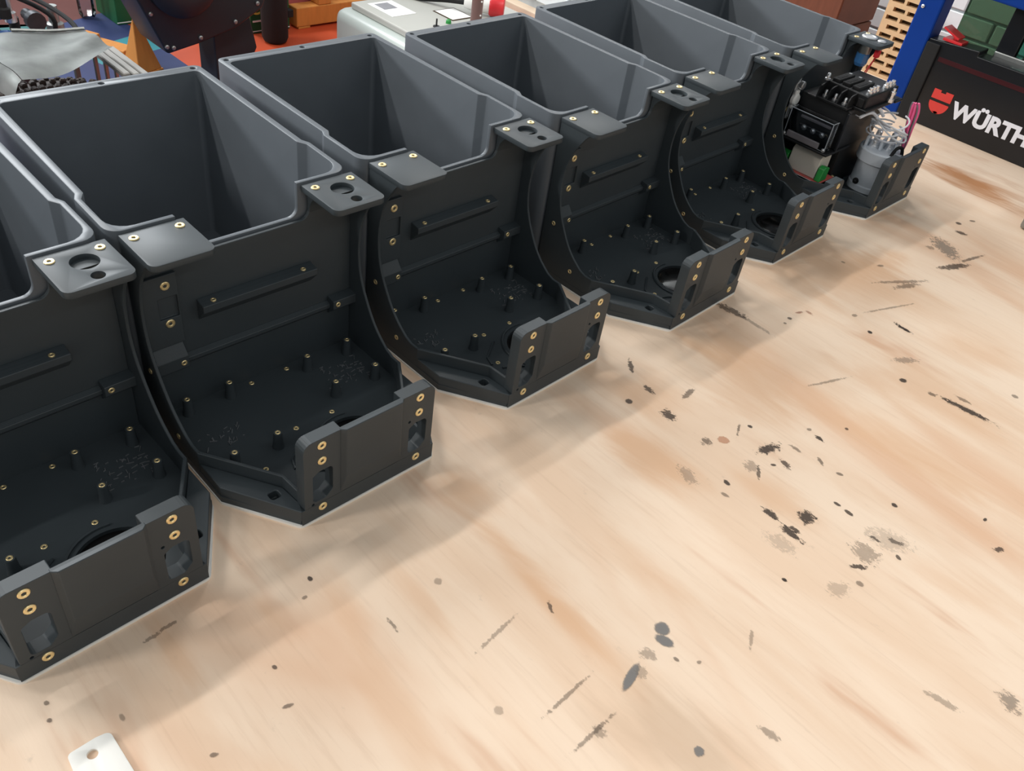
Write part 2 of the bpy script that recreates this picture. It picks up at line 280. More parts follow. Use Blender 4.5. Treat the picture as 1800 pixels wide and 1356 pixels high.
# ------------------------------------------------------------------ workbench
TZ = -0.003
STAINS = [(0.054, -0.21, 0.1134, 0.0171, -1.68, 'w', 0.65),(0.083, -0.057, 0.0422, 0.0292, -1.56, 'w', 0.55),(0.292, -0.155, 0.0537, 0.0291, -1.68, 'w', 0.6),(0.391, -0.075, 0.057, 0.0291, -1.98, 'w', 0.4),
 (0.524, -0.131, 0.0825, 0.0498, -1.82, 'w', 0.5),(0.882, -0.068, 0.1315, 0.0957, -0.75, 'w', 0.45),(1.499, -0.055, 0.1115, 0.0513, -1.58, 'v', 0.75),(0.977, -0.086, 0.0753, 0.0314, -0.2, 'w', 0.5),
 (0.578, -0.329, 0.1361, 0.0341, -1.43, 'w', 0.5),(0.365, -0.277, 0.0533, 0.025, -1.62, 'w', 0.4),(0.038, -0.388, 0.0746, 0.0388, -1.11, 'u', 0.45),(-0.109, -0.101, 0.0443, 0.0143, -1.69, 'w', 0.3),
 (-0.249, -0.051, 0.0409, 0.0129, -1.64, 'w', 0.4),(-0.164, -0.063, 0.028, 0.0097, -1.55, 'w', 0.4),(-0.131, -0.215, 0.0615, 0.015, -1.74, 'w', 0.3),(0.723, -0.321, 0.1164, 0.0618, -1.27, 'w', 0.4),
 (0.879, -0.308, 0.0761, 0.0392, -0.96, 'w', 0.35),(0.559, -0.059, 0.067, 0.0396, -1.49, 'w', 0.35),(0.362, -0.015, 0.0583, 0.0296, -1.52, 'w', 0.35),(0.416, -0.479, 0.0773, 0.0227, -1.4, 'w', 0.3),
 (0.164, -0.282, 0.0595, 0.0149, -1.63, 'w', 0.3),(-0.044, -0.148, 0.0495, 0.0119, -1.67, 'w', 0.35),(0.716, -0.274, 0.0049, 0.0045, -0.6, 'd', 1),(0.733, -0.361, 0.0305, 0.0052, -1.44, 'd', 1),
 (0.842, -0.211, 0.0124, 0.0031, -1.62, 'd', 1),(0.784, -0.186, 0.003, 0.003, -0.58, 'd', 1),(0.374, -0.119, 0.0087, 0.0072, -1.83, 'd', 0.9),(0.409, -0.025, 0.0117, 0.0032, -2.27, 'd', 0.8),
 (0.43, -0.107, 0.012, 0.0042, 0.21, 'd', 0.6),(0.374, -0.178, 0.0059, 0.0059, -0.56, 'd', 0.6),(0.395, -0.189, 0.007, 0.006, -0.79, 't', 0.9),(0.445, -0.195, 0.0033, 0.0026, -1.29, 'd', 1),
 (0.429, -0.233, 0.0148, 0.006, -0.33, 'd', 1),(0.502, -0.264, 0.0056, 0.0026, -1.53, 'd', 1),(0.424, -0.262, 0.0073, 0.0038, -1.86, 'd', 0.8),(0.41, -0.253, 0.0031, 0.0021, -0.75, 'd', 0.9),
 (0.337, -0.235, 0.0044, 0.0029, -1.89, 'd', 1),(0.385, -0.248, 0.0104, 0.002, -2.5, 'd', 0.7),(0.338, -0.295, 0.009, 0.0046, -1.68, 'd', 1),(0.369, -0.325, 0.0088, 0.0087, -1.03, 'd', 1),
 (0.333, -0.326, 0.0139, 0.0045, -1.66, 'd', 1),(0.341, -0.327, 0.0065, 0.0027, -1.55, 'd', 0.9),(0.418, -0.337, 0.0042, 0.0023, -1.41, 'd', 0.9),(0.417, -0.353, 0.0055, 0.0029, -1.67, 'd', 0.9),
 (0.475, -0.382, 0.0033, 0.003, -1.8, 'd', 1),(0.406, -0.393, 0.0057, 0.0028, -1.61, 'd', 0.8),(0.422, -0.41, 0.0074, 0.0028, -1.21, 'd', 0.7),(0.353, -0.4, 0.0088, 0.0032, -0.75, 'd', 0.9),
 (0.377, -0.396, 0.0138, 0.012, -1.74, 'g', 0.5),(0.403, -0.423, 0.0038, 0.0024, -2.08, 'd', 0.8),(0.514, -0.494, 0.0068, 0.0032, -0.42, 'd', 0.8),(0.547, -0.464, 0.0032, 0.0017, -0.09, 'd', 1),
 (0.27, -0.358, 0.002, 0.0019, -1.19, 'd', 1),(0.333, -0.413, 0.0043, 0.0034, -1.38, 'd', 0.5),(0.466, -0.313, 0.004, 0.0024, -1.1, 'd', 0.6),(0.319, -0.245, 0.005, 0.0025, -1.39, 'd', 0.5),
 (0.351, -0.071, 0.0044, 0.0044, -0.71, 'd', 0.9),(0.391, -0.071, 0.0082, 0.0037, -1.79, 'd', 0.8),(0.386, -0.238, 0.0084, 0.0084, -0.86, 'g', 0.45),(0.308, -0.199, 0.0132, 0.008, -1.85, 'g', 0.4),
 (0.764, -0.253, 0.0178, 0.0061, -0.64, 'g', 0.5),(0.723, -0.314, 0.0061, 0.0035, -1.23, 'd', 0.6),(0.751, -0.349, 0.0088, 0.0031, -1.52, 'd', 0.5),(0.459, -0.254, 0.0072, 0.0025, -1.56, 'd', 0.5),
 (0.506, -0.246, 0.0033, 0.0026, -0.49, 'd', 0.5),(0.466, -0.286, 0.0066, 0.0025, -2.19, 'd', 0.6),(0.55, -0.276, 0.0023, 0.0023, -0.92, 'd', 0.8),(0.827, -0.393, 0.0042, 0.0042, -0.92, 'd', 0.5),
 (0.62, -0.21, 0.0318, 0.0021, -0.35, 'd', 0.4),(0.426, -0.19, 0.0101, 0.0015, 0.47, 'd', 0.6),(0.31, -0.327, 0.0158, 0.0089, -1.4, 'g', 0.25),(0.307, -0.401, 0.0115, 0.0084, -0.42, 'g', 0.3),
 (0.418, -0.404, 0.0221, 0.014, -1.09, 'g', 0.25),(0.118, -0.312, 0.0071, 0.0071, -0.84, 'G', 1),(0.109, -0.322, 0.009, 0.0055, -1.23, 'G', 1),(0.054, -0.326, 0.0156, 0.0045, -2.87, 'G', 1),
 (0.065, -0.328, 0.0058, 0.0053, -1.34, 'g', 0.4),(0.046, -0.411, 0.0044, 0.0044, -0.7, 'G', 0.9),(0.27, -0.357, 0.0022, 0.0022, -1.11, 'd', 1),(0.324, -0.58, 0.0102, 0.0078, -1.99, 'g', 0.7),
 (-0.064, -0.272, 0.0041, 0.0041, -0.9, 'g', 0.4),(-0.015, -0.34, 0.0259, 0.0019, -0.01, 'd', 0.45),(-0.006, -0.301, 0.0258, 0.0016, 0.03, 'd', 0.45),(-0.01, -0.214, 0.024, 0.0018, 0.11, 'd', 0.35),
 (0.109, -0.442, 0.0085, 0.0036, -1.41, 'd', 0.4),(0.049, -0.225, 0.0071, 0.0015, -2.07, 'd', 0.7),(-0.009, -0.343, 0.0062, 0.0047, -0.95, 'd', 0.35),(0.179, -0.376, 0.0115, 0.0015, 0.52, 'd', 0.35),
 (0.271, -0.535, 0.0147, 0.0037, -1.33, 'g', 0.45),(0.085, -0.321, 0.0071, 0.0054, -1.22, 'd', 0.35),(-0.018, -0.135, 0.0039, 0.0038, -1.22, 'd', 0.35),(0.102, -0.342, 0.0029, 0.0011, -1.38, 'd', 0.6),
 (0.117, -0.358, 0.0022, 0.0014, -0.23, 'd', 0.5),(-0.113, -0.057, 0.0028, 0.0023, -1.52, 'd', 1),(-0.129, -0.072, 0.0027, 0.0016, -0.02, 'd', 0.5),(-0.255, -0.026, 0.0068, 0.001, 0.05, 'd', 0.4),
 (-0.24, -0.024, 0.0078, 0.0011, 0.01, 'd', 0.45),(-0.2, -0.155, 0.0052, 0.001, -0.29, 'd', 0.6),(-0.267, -0.154, 0.0034, 0.0009, -0.54, 'd', 0.6),(-0.307, -0.08, 0.0038, 0.0011, -1.54, 'd', 0.4),
 (-0.347, -0.031, 0.0013, 0.0009, -1.25, 'd', 0.6),(-0.351, -0.047, 0.0008, 0.0007, -1.05, 'd', 0.7),(-0.083, -0.147, 0.007, 0.0016, -1.69, 'd', 0.5),(-0.189, -0.117, 0.0009, 0.0008, -1.18, 'd', 0.8),
 (1.159, -0.138, 0.0309, 0.0158, -2.2, 'g', 0.8),(1.108, -0.177, 0.0296, 0.0066, -0.4, 'd', 0.8),(1.167, -0.184, 0.0266, 0.0031, -0.23, 'd', 0.6),(0.972, -0.146, 0.0425, 0.0038, -0.52, 'd', 0.45),
 (0.967, -0.157, 0.0234, 0.0054, -0.34, 'd', 0.5),(0.642, -0.026, 0.0232, 0.0067, -1.4, 'd', 0.7),(0.644, -0.069, 0.0265, 0.0031, -1.61, 'd', 0.35),(1.245, -0.129, 0.0094, 0.0061, -1.31, 'd', 0.8),
 (1.28, -0.11, 0.0051, 0.0049, -0.53, 'd', 0.8),(1.317, -0.122, 0.0054, 0.0036, -0.68, 'd', 0.6),(0.842, -0.21, 0.0127, 0.0022, -1.76, 'd', 0.8),(0.784, -0.185, 0.0032, 0.0032, -0.83, 'd', 1),
 (0.705, -0.092, 0.0034, 0.0032, -0.59, 'd', 0.8),(0.687, -0.095, 0.0023, 0.0023, -0.92, 'd', 0.6),(0.872, -0.17, 0.0459, 0.0017, -0.35, 'd', 0.4),(0.804, -0.148, 0.0045, 0.0034, -0.28, 'd', 0.5),
 (0.987, -0.099, 0.006, 0.0028, -0.55, 'd', 0.5),(1.134, -0.121, 0.0062, 0.0062, -1.6, 'd', 0.4),(0.936, -0.054, 0.0036, 0.0028, -1.33, 'd', 0.5),(0.732, -0.092, 0.006, 0.0023, -0.36, 'r', 0.6),
 (0.746, -0.102, 0.0059, 0.0028, -1.68, 'r', 0.5)]
def wood_material():
    Mt = bpy.data.materials.new('worn_plywood'); Mt.use_nodes = True; nt = Mt.node_tree; N = nt.nodes; Lk = nt.links.new
    b = N['Principled BSDF']; b.inputs['Roughness'].default_value = 0.55; b.inputs['Specular IOR Level'].default_value = 0.35
    geo = N.new('ShaderNodeTexCoord')
    def noise(scale, sc, det=4, rough=0.55, dist=0.0, off=(0,0,0)):
        mp = N.new('ShaderNodeMapping'); mp.inputs['Scale'].default_value = sc; mp.inputs['Location'].default_value = off
        mp.inputs['Rotation'].default_value = (0, 0, 0.06)
        Lk(geo.outputs['Object'], mp.inputs['Vector'])
        n = N.new('ShaderNodeTexNoise'); n.inputs['Scale'].default_value = scale; n.inputs['Detail'].default_value = det; n.inputs['Roughness'].default_value = rough; n.inputs['Distortion'].default_value = dist
        Lk(mp.outputs[0], n.inputs['Vector']); return n.outputs['Fac']
    def ramp(v, lo, hi, a=0.0, c=1.0):
        r = N.new('ShaderNodeMapRange'); r.interpolation_type = 'SMOOTHSTEP'
        for i, x in ((1, lo), (2, hi), (3, a), (4, c)): r.inputs[i].default_value = x
        Lk(v, r.inputs[0]); return r.outputs[0]
    def mixc(f, a, c2):
        mx = N.new('ShaderNodeMix'); mx.data_type = 'RGBA'
        if isinstance(f, float): mx.inputs[0].default_value = f
        else: Lk(f, mx.inputs[0])
        for i, c in ((6, a), (7, c2)):
            if isinstance(c, tuple): mx.inputs[i].default_value = c
            else: Lk(c, mx.inputs[i])
        return mx.outputs[2]
    def mul(a, c):
        q = N.new('ShaderNodeMath'); q.operation = 'MULTIPLY'; Lk(a, q.inputs[0])
        if isinstance(c, float): q.inputs[1].default_value = c
        else: Lk(c, q.inputs[1])
        return q.outputs[0]
    col = mixc(ramp(noise(1.0, (9, 2.2, 1), 5, 0.6, 0.4), 0.42, 0.66), srgb(240, 215, 190), srgb(232, 202, 174))
    col = mixc(ramp(noise(1.0, (4.5, 1.3, 1), 4, 0.5, 0.8, (3.1, 1.7, 0)), 0.52, 0.70), col, srgb(224, 184, 152))
    col = mixc(mul(ramp(noise(1.0, (14, 2.4, 1), 4, 0.6, 0.3, (7.7, 0.2, 0)), 0.58, 0.74), 0.7), col, srgb(208, 160, 126))
    col = mixc(mul(ramp(noise(1.0, (160, 9, 1), 4, 0.65), 0.50, 0.75), 0.14), col, srgb(176, 136, 104))
    col = mixc(mul(ramp(noise(1.0, (60, 30, 1), 5, 0.7, 0, (1, 5, 0)), 0.63, 0.80), 0.30), col, srgb(150, 132, 116))
    # tan streaks of the veneer, along the grain; one patch also paints in shadow
    gr = noise(1.0, (26, 5, 1), 4, 0.6, 0.5, (2.2, 0.7, 0)); gm = N.new('ShaderNodeMath'); gm.operation = 'MULTIPLY_ADD'; gm.inputs[1].default_value = 2.6; gm.inputs[2].default_value = -1.3; Lk(gr, gm.inputs[0])
    bcol = {'w': srgb(220, 177, 140), 'v': srgb(184, 130, 88), 'u': srgb(200, 170, 142)}
    for (x, y, a, wd, ang, k, st) in STAINS:
        if k not in 'wvu': continue
        mp = N.new('ShaderNodeMapping'); mp.vector_type = 'TEXTURE'
        mp.inputs['Location'].default_value = (x, y, 0); mp.inputs['Rotation'].default_value = (0, 0, ang); mp.inputs['Scale'].default_value = (a*1.15, wd*1.2, 1e3)
        Lk(geo.outputs['Object'], mp.inputs['Vector'])
        ln = N.new('ShaderNodeVectorMath'); ln.operation = 'LENGTH'; Lk(mp.outputs[0], ln.inputs[0])
        ad = N.new('ShaderNodeMath'); ad.operation = 'ADD'; Lk(ln.outputs['Value'], ad.inputs[0]); Lk(gm.outputs[0], ad.inputs[1])
        col = mixc(ramp(ad.outputs[0], 0.15, 1.35, min(1.0, st*1.35), 0.0), col, bcol[k])
    Lk(col, b.inputs['Base Color'])
    bp = N.new('ShaderNodeBump'); bp.inputs['Strength'].default_value = 0.12; bp.inputs['Distance'].default_value = 0.001
    Lk(noise(1.0, (200, 14, 1), 4, 0.6), bp.inputs['Height']); Lk(bp.outputs[0], b.inputs['Normal'])
    return Mt
bench = empty('workbench', (0, 0, FZ))
tag(bench, 'worn pale plywood workbench stained with paint, carrying the row of housings', 'workbench')
def child(name, me, material, parent, loc=None):
    o = link(name, me, material, parent)
    if loc is not None: o.location = loc
    return o
top = child('bench_top', softbox(-1.6, 1.90, -1.6, 0.66, TZ-0.03, TZ, 0.002, 1), wood_material(), bench, (0, 0, -FZ))
# spilled paint, oil and scuff marks: thin films on the bench top, each with its own place and shape
def mark_material():
    Mt = bpy.data.materials.new('paint_and_oil_marks'); Mt.use_nodes = True; nt = Mt.node_tree; N = nt.nodes; Lk = nt.links.new
    b = N['Principled BSDF']; b.inputs['Roughness'].default_value = 0.6
    uv = N.new('ShaderNodeUVMap'); uv.uv_map = 'local'
    ca = N.new('ShaderNodeAttribute'); ca.attribute_name = 'mark_colour'
    pa = N.new('ShaderNodeAttribute'); pa.attribute_name = 'mark_shape'
    sp = N.new('ShaderNodeSeparateColor'); Lk(pa.outputs['Color'], sp.inputs[0])
    ln = N.new('ShaderNodeVectorMath'); ln.operation = 'LENGTH'; Lk(uv.outputs[0], ln.inputs[0])
    tc = N.new('ShaderNodeTexCoord')
    def noise(sc, det):
        mp = N.new('ShaderNodeMapping'); mp.inputs['Scale'].default_value = sc; Lk(tc.outputs['Object'], mp.inputs['Vector'])
        n = N.new('ShaderNodeTexNoise'); n.inputs['Scale'].default_value = 1.0; n.inputs['Detail'].default_value = det; n.inputs['Roughness'].default_value = 0.7
        Lk(mp.outputs[0], n.inputs['Vector']); return n.outputs['Fac']
    def math_(op, a, c, d=None):
        q = N.new('ShaderNodeMath'); q.operation = op
        for i, x in enumerate((a, c, d)):
            if x is None: continue
            if isinstance(x, float): q.inputs[i].default_value = x
            else: Lk(x, q.inputs[i])
        return q.outputs[0]
    j = math_('ADD', math_('MULTIPLY_ADD', noise((420, 190, 1), 4), 2.4, -1.2), math_('MULTIPLY_ADD', noise((110, 70, 1), 3), 1.6, -0.8))
    f = math_('ADD', math_('MULTIPLY', j, sp.outputs[0]), ln.outputs['Value'])
    mr = N.new('ShaderNodeMapRange'); mr.interpolation_type = 'SMOOTHSTEP'
    for i, x in ((1, 0.75), (2, 1.15), (3, 1.0), (4, 0.0)): mr.inputs[i].default_value = x
    Lk(f, mr.inputs[0]); Lk(math_('MULTIPLY_ADD', sp.outputs[2], -0.75, 0.75), mr.inputs[1]); Lk(math_('MULTIPLY_ADD', sp.outputs[2], 0.35, 1.15), mr.inputs[2])
    edge = N.new('ShaderNodeMapRange'); edge.interpolation_type = 'SMOOTHSTEP'
    for i, x in ((1, 1.6), (2, 1.98), (3, 1.0), (4, 0.0)): edge.inputs[i].default_value = x
    Lk(ln.outputs['Value'], edge.inputs[0])
    al = math_('MULTIPLY', math_('MULTIPLY', mr.outputs[0], edge.outputs[0]), sp.outputs[1])
    Lk(al, b.inputs['Alpha']); Lk(ca.outputs['Color'], b.inputs['Base Color'])
    return Mt
def bench_marks():
    cols = {'d': srgb(72, 60, 52), 'g': srgb(150, 138, 124), 'G': srgb(124, 123, 122), 't': srgb(208, 158, 126), 'r': srgb(150, 84, 60), 'w': srgb(214, 162, 126), 'v': srgb(178, 118, 76), 'u': srgb(196, 164, 134)}
    hard = {'w': 0.55, 'v': 0.4, 'u': 0.7, 'd': 1.25, 'g': 1.2, 'G': 0.22, 't': 0.25, 'r': 0.9}
    V = []; Fc = []; UV = []; CO = []; SH = []
    for i, (x, y, a, wd, ang, k, st) in enumerate([q for q in STAINS if q[5] not in 'wvu']):
        a = max(a, 0.0024)*1.08; wd = max(wd, 0.0018)*1.05; z = TZ+0.00012+i*4e-6; E = 2.0
        ca, sa = math.cos(ang), math.sin(ang)
        for u, v in ((-E, -E), (E, -E), (E, E), (-E, E)):
            V.append((x+u*a*ca-v*wd*sa, y+u*a*sa+v*wd*ca, z)); UV.append((u, v)); CO.append(cols[k]); SH.append((hard[k] if a > 0.006 else 0.35, st*0.78, 1.0 if k in 'wvu' else 0.0, 1))
        Fc.append((4*i, 4*i+1, 4*i+2, 4*i+3))
    me = bpy.data.meshes.new('marks'); me.from_pydata(V, [], Fc); uvl = me.uv_layers.new(name='local')
    c1 = me.color_attributes.new('mark_colour', 'FLOAT_COLOR', 'POINT'); c2 = me.color_attributes.new('mark_shape', 'FLOAT_COLOR', 'POINT')
    for l in me.loops: uvl.data[l.index].uv = UV[l.vertex_index]
    for i in range(len(V)): c1.data[i].color = CO[i]; c2.data[i].color = SH[i]
    return me
mk_o = child('paint_marks', bench_marks(), mark_material(), bench, (0, 0, -FZ)); mk_o['kind'] = 'stuff'
for x in (-1.5, 0.4, 1.80):
    for y in (-1.5, 0.56): child('bench_leg', softbox(x-0.04, x+0.04, y-0.04, y+0.04, 0, -FZ+TZ-0.03, 0.003, 1), M['brown_wood'], bench)

# ------------------------------------------------------------------ the housing (prototype meshes, shared by all six)
H = 0.2376; GAPY = 0.2233; PY = 0.219
def build_housing_meshes():
    P = []   # (part name, mesh, material key, location, [(sub name, mesh, material key, location)])
    # --- storage bin behind the module
    xb = -0.0055; hb = 0.2400; y0 = 0.2250; y1 = 0.5575
    sk = lambda pts: [(x+xb+0.004*(y-y0)/0.3, y) for x, y in pts]
    outer = rounded([(-0.1335, y0), (0.1335, y0), (0.1335, 0.301), (0.129, 0.311), (0.129, y1), (-0.129, y1), (-0.129, 0.311), (-0.1335, 0.301)],
                    [0.016, 0.016, 0.004, 0.004, 0.010, 0.010, 0.004, 0.004])
    inner = rounded([(-0.1275, y0+0.0055), (0.1275, y0+0.0055), (0.1275, 0.298), (0.1210, 0.309), (0.1195, y1-0.018), (-0.1195, y1-0.018), (-0.1210, 0.309), (-0.1275, 0.298)],
                    [0.022, 0.022, 0.004, 0.004, 0.007, 0.007, 0.004, 0.004])
    base = prism_mesh(sk(outer), 'z', 0.0, hb)
    cuts = [prism_mesh(sk(inner), 'z', 0.005, 0.4)]
    d = 0.0680
    dip = rounded([(xb-d-0.02, 0.30), (xb-d, 0.2405), (xb-d, 0.2000), (xb+d, 0.2000), (xb+d, 0.2405), (xb+d+0.02, 0.30)], [0, 0, 0.011, 0.011, 0, 0])
    cuts.append(prism_mesh(dip, 'y', 0.20, 0.236))
    for hx in (-0.118, 0.0, 0.118): cuts.append(prism_mesh(circle(xb+hx+0.004, 0.5480, 0.0036, 14), 'z', 0.215, 0.3))
    P.append(('storage_bin', shade(boolean(base, cuts, 0.0009)), 'bin', None, []))
    # --- threaded inserts
    def insert(r, axis, sgn):
        bm = bmesh.new(); ri = r*0.40
        prof = [(ri, -0.6*r*sgn), (ri, 0.10*r*sgn), (ri*1.25, 0.22*r*sgn), (r*0.86, 0.22*r*sgn), (r, 0.08*r*sgn), (r, -0.6*r*sgn)]
        b_lathe(bm, prof, 14, axis=axis, cap0=True, cap1=False)
        return shade(tomesh(bm))
    ins_y = insert(0.0050, 'y', -1); ins_top = insert(0.0047, 'z', 1); ins_s = insert(0.0031, 'z', 1); ins_ys = insert(0.0034, 'y', -1); ins_x = insert(0.0034, 'x', -1)
    I = lambda me, loc: ('threaded_insert', me, 'brass', loc)
    # --- floor plate of the module
    outl = [(-0.1311, GAPY), (-0.1311, 0.076), (-0.0843, 0.002), (0.0843, 0.002), (0.1311, 0.076), (0.1311, GAPY)]
    fl = prism_mesh(outl, 'z', 0.0, 0.008)
    cc = (0.029, 0.061)
    fl = boolean(fl, [prism_mesh(circle(cc[0], cc[1], 0.0405, 40), 'z', 0.003, 0.02)], 0.0)
    flats = [(-0.016, 0.211), (0.0310, 0.211), (0.0315, 0.117), (-0.016, 0.117), (-0.0755, 0.082), (-0.041, 0.0635)]
    P.append(('floor_plate', fl, 'body', None, [I(ins_s, (x, y, 0.0081)) for x, y in flats]))
    bm = bmesh.new(); b_lathe(bm, [(0.0400, 0.0031), (0.0400, 0.0040), (0.036, 0.0046), (0.0, 0.0050)], 40, (cc[0], cc[1], 0), cap1=False)
    P.append(('floor_disc', shade(tomesh(bm)), 'gloss_black', None, []))
    bm = bmesh.new()
    ring = [Vector((cc[0]+0.047*math.cos(t), cc[1]+0.047*math.sin(t), 0.0088)) for t in [PI*0.42+k*PI*1.0/18 for k in range(19)]]
    ring = ring+[Vector((-0.030, 0.047, 0.0088)), Vector((-0.044, 0.052, 0.0088)), Vector((-0.051, 0.064, 0.0088)), Vector((-0.046, 0.078, 0.0088)), Vector((-0.016, 0.098, 0.0088))]
    ring = [p for p in ring if p.y > 0.020]
    b_tube(bm, ring[:19], 0.0016, 5)
    b_tube(bm, ring[19:], 0.0016, 5)
    P.append(('locating_ring', shade(tomesh(bm)), 'body', None, []))
    # ledges and low walls on the two slanted corners
    for s in (-1, 1):
        poly = [(s*0.1304, 0.118), (s*0.1304, 0.0762), (s*0.0842, 0.0002), (s*0.079, 0.0002), (s*0.079, 0.012), (s*0.081, 0.040)]
        base = prism_mesh(poly, 'z', 0.006, 0.0205)
        me = boolean(base, [prism_mesh(rounded(rect(s*0.093-0.0055, s*0.093+0.0055, 0.031, 0.0415), 0.003, 3), 'z', 0.010, 0.05)], 0.0008, 1)
        P.append(('corner_ledge', me, 'body', None, []))
        a = [(s*0.1310, 0.119), (s*0.0805, 0.0415), (s*0.0790, 0.010)]; b = [(s*0.0755, 0.010), (s*0.0772, 0.0425), (s*0.1275, 0.121)]
        bm = bmesh.new(); b_prism(bm, a+b, 'z', 0.006, 0.035)
        P.append(('low_wall', boolean(tomesh(bm), [], 0.0007, 1), 'body', None, []))
    # --- side walls with the curved front edge
    arc = [(0.1640, 0.2330), (0.1730, 0.2290), (0.1820, 0.2170), (0.1905, 0.2030), (0.1970, 0.1870), (0.2010, 0.1690), (0.2025, 0.1500), (0.2015, 0.1330), (0.1985, 0.1160),
           (0.1920, 0.0990), (0.1830, 0.0820), (0.1720, 0.0650), (0.1590, 0.0510), (0.1430, 0.0390)]
    arc3 = [(p.x, p.y) for p in smooth_path([(a, b, 0) for a, b in arc], 3)]
    prof = [(GAPY-0.0003, 0.0005), (GAPY-0.0003, H-0.0010)]+[(0.164, H-0.0010)]+arc3+[(0.132, 0.0350), (0.118, 0.0350), (0.118, 0.0005)]
    for s in (-1, 1):
        me = boolean(prism_mesh(prof, 'x', s*0.1307, s*0.1273), [], 0.0006, 1)
        P.append(('side_wall', shade(me), 'body', None, [I(ins_x, (-0.1309, y, z)) for y, z in ((0.2045, 0.0855), (0.159, 0.0278))] if s < 0 else []))
    # --- partition between bin and module
    dm = 0.0735
    pp = rounded([(-0.1272, 0.004), (0.1272, 0.004), (0.1275, H-0.003), (dm, H-0.003), (dm, 0.1975), (-dm, 0.1975), (-dm, H-0.003), (-0.1275, H-0.003)], [0, 0, 0, 0, 0.012, 0.012, 0, 0])
    P.append(('partition', boolean(prism_mesh(pp, 'y', PY, GAPY), [], 0.0006, 1), 'body', None, []))
    # pad with square pocket and two inserts
    pad = prism_mesh(rect(-0.1278, -0.0855, 0.100, 0.186), 'y', PY-0.0045, PY)
    pad = boolean(pad, [prism_mesh(rect(-0.1080, -0.0872, 0.1335, 0.1595), 'y', PY-0.02, PY-0.0008)], 0.0005, 1)
    P.append(('insert_pad', pad, 'body', None, [I(ins_y, (-0.0985, PY-0.0048, 0.1740)), I(ins_y, (-0.0985, PY-0.0048, 0.1275))]))
    bm = bmesh.new(); b_prism(bm, [(PY, 0.100), (PY-0.003, 0.098), (PY-0.012, 0.0865), (PY-0.0125, 0.0855), (PY-0.0125, 0.071), (PY, 0.060)], 'x', -0.1278, -0.0875)
    P.append(('rail_block', boolean(tomesh(bm), [], 0.0005, 1), 'body', None, [I(ins_ys, (-0.0935, PY-0.0127, 0.0780))]))
    bm = bmesh.new(); b_prism(bm, [(PY, 0.0860), (PY-0.013, 0.0840), (PY-0.013, 0.0725), (PY, 0.0610)], 'x', 0.0955, 0.1278)
    P.append(('rail_block', boolean(tomesh(bm), [], 0.0005, 1), 'body', None, [I(ins_ys, (0.1020, PY-0.0132, 0.0785))]))
    bm = bmesh.new(); b_prism(bm, [(PY, 0.0800), (PY-0.006, 0.0770), (PY-0.006, 0.0720), (PY, 0.0655)], 'x', -0.0876, 0.0956)
    P.append(('rail', boolean(tomesh(bm), [], 0.0005, 1), 'body', None, []))
    bm = bmesh.new(); b_prism(bm, [(PY, 0.1430), (PY-0.0145, 0.1405), (PY-0.0145, 0.1325), (PY, 0.1165)], 'x', -0.0660, 0.0730)
    P.append(('shelf_bar', boolean(tomesh(bm), [], 0.0005, 1), 'body', None, [I(ins_s, (-0.0515, PY-0.0085, 0.1418)), I(ins_s, (0.0580, PY-0.0085, 0.1418))]))
    # --- two mounting plates with a fillet under each
    for s in (-1, 1):
        x0, x1 = (-0.131, -0.0663) if s < 0 else (0.0663, 0.131)
        out = rounded([(x0, 0.1575), (x1, 0.1575), (x1, GAPY), (x0, GAPY)], [0.008, 0.008, 0.0006, 0.0006])
        cuts = []
        if s > 0: cuts = [prism_mesh(circle(0.1010, 0.1970, 0.0128, 32), 'z', 0.2, 0.3), prism_mesh(circle(0.1012, 0.1712, 0.0062, 22), 'z', 0.2, 0.3)]
        me = boolean(prism_mesh(out, 'z', H-0.0068, H), cuts, 0.0007, 2)
        ix = (-0.1213, -0.0760) if s < 0 else (0.0765, 0.1215)
        P.append(('mounting_plate', shade(me), 'body', None, [I(ins_top, (x, 0.2113, H+0.0002)) for x in ix]))
        bm = bmesh.new(); f = [(PY, 0.205), (PY, H-0.005), (0.195, H-0.005)]
        f += [(0.195+0.024*math.sin(t), H-0.0068-0.0262*(1-math.cos(t))) for t in [PI/2*k/6 for k in range(1, 6)]]
        xa, xc = (x0+0.003, x1-0.006) if s < 0 else (x0+0.007, x1-0.003)
        b_prism(bm, f, 'x', xa, xc)
        P.append(('plate_fillet', shade(tomesh(bm)), 'body', None, []))
    # --- front panel: thick end tabs, thin centre set forward
    for s in (-1, 1):
        xs = [-0.0805, -0.0365] if s < 0 else [0.0365, 0.0805]
        rr = [0, 0, 0.001, 0.010] if s < 0 else [0, 0, 0.010, 0.001]
        base = prism_mesh(rounded(rect(xs[0], xs[1], 0.0205, 0.1095), rr, 5), 'y', 0.0, 0.0145)
        cx = -0.0590 if s < 0 else 0.0600
        slot = rounded([(cx-0.0117, 0.0250), (cx+0.0035, 0.0250), (cx+0.0117, 0.0335), (cx+0.0117, 0.0665), (cx-0.0035, 0.0665), (cx-0.0117, 0.0620)], [0.004, 0.004, 0.004, 0.005, 0.004, 0.003], 3)
        tiny = (-0.0709, 0.0225) if s < 0 else (0.0484, 0.0715)
        cuts = [prism_mesh(slot, 'y', -0.01, 0.03), prism_mesh(circle(tiny[0], tiny[1], 0.0018, 8), 'y', -0.01, 0.006)]
        me = boolean(base, cuts, 0.0007, 1)
        P.append(('panel_tab', me, 'body', None, [I(ins_y, (s*0.060, -0.0002, z)) for z in (0.101, 0.0805, 0.0143)]))
    P.append(('panel_foot', boolean(prism_mesh([(-0.0843, 0.0), (0.0843, 0.0), (0.079, 0.0145), (-0.079, 0.0145)], 'z', 0.0, 0.0205), [], 0.0), 'body', None, []))
    bm = bmesh.new()
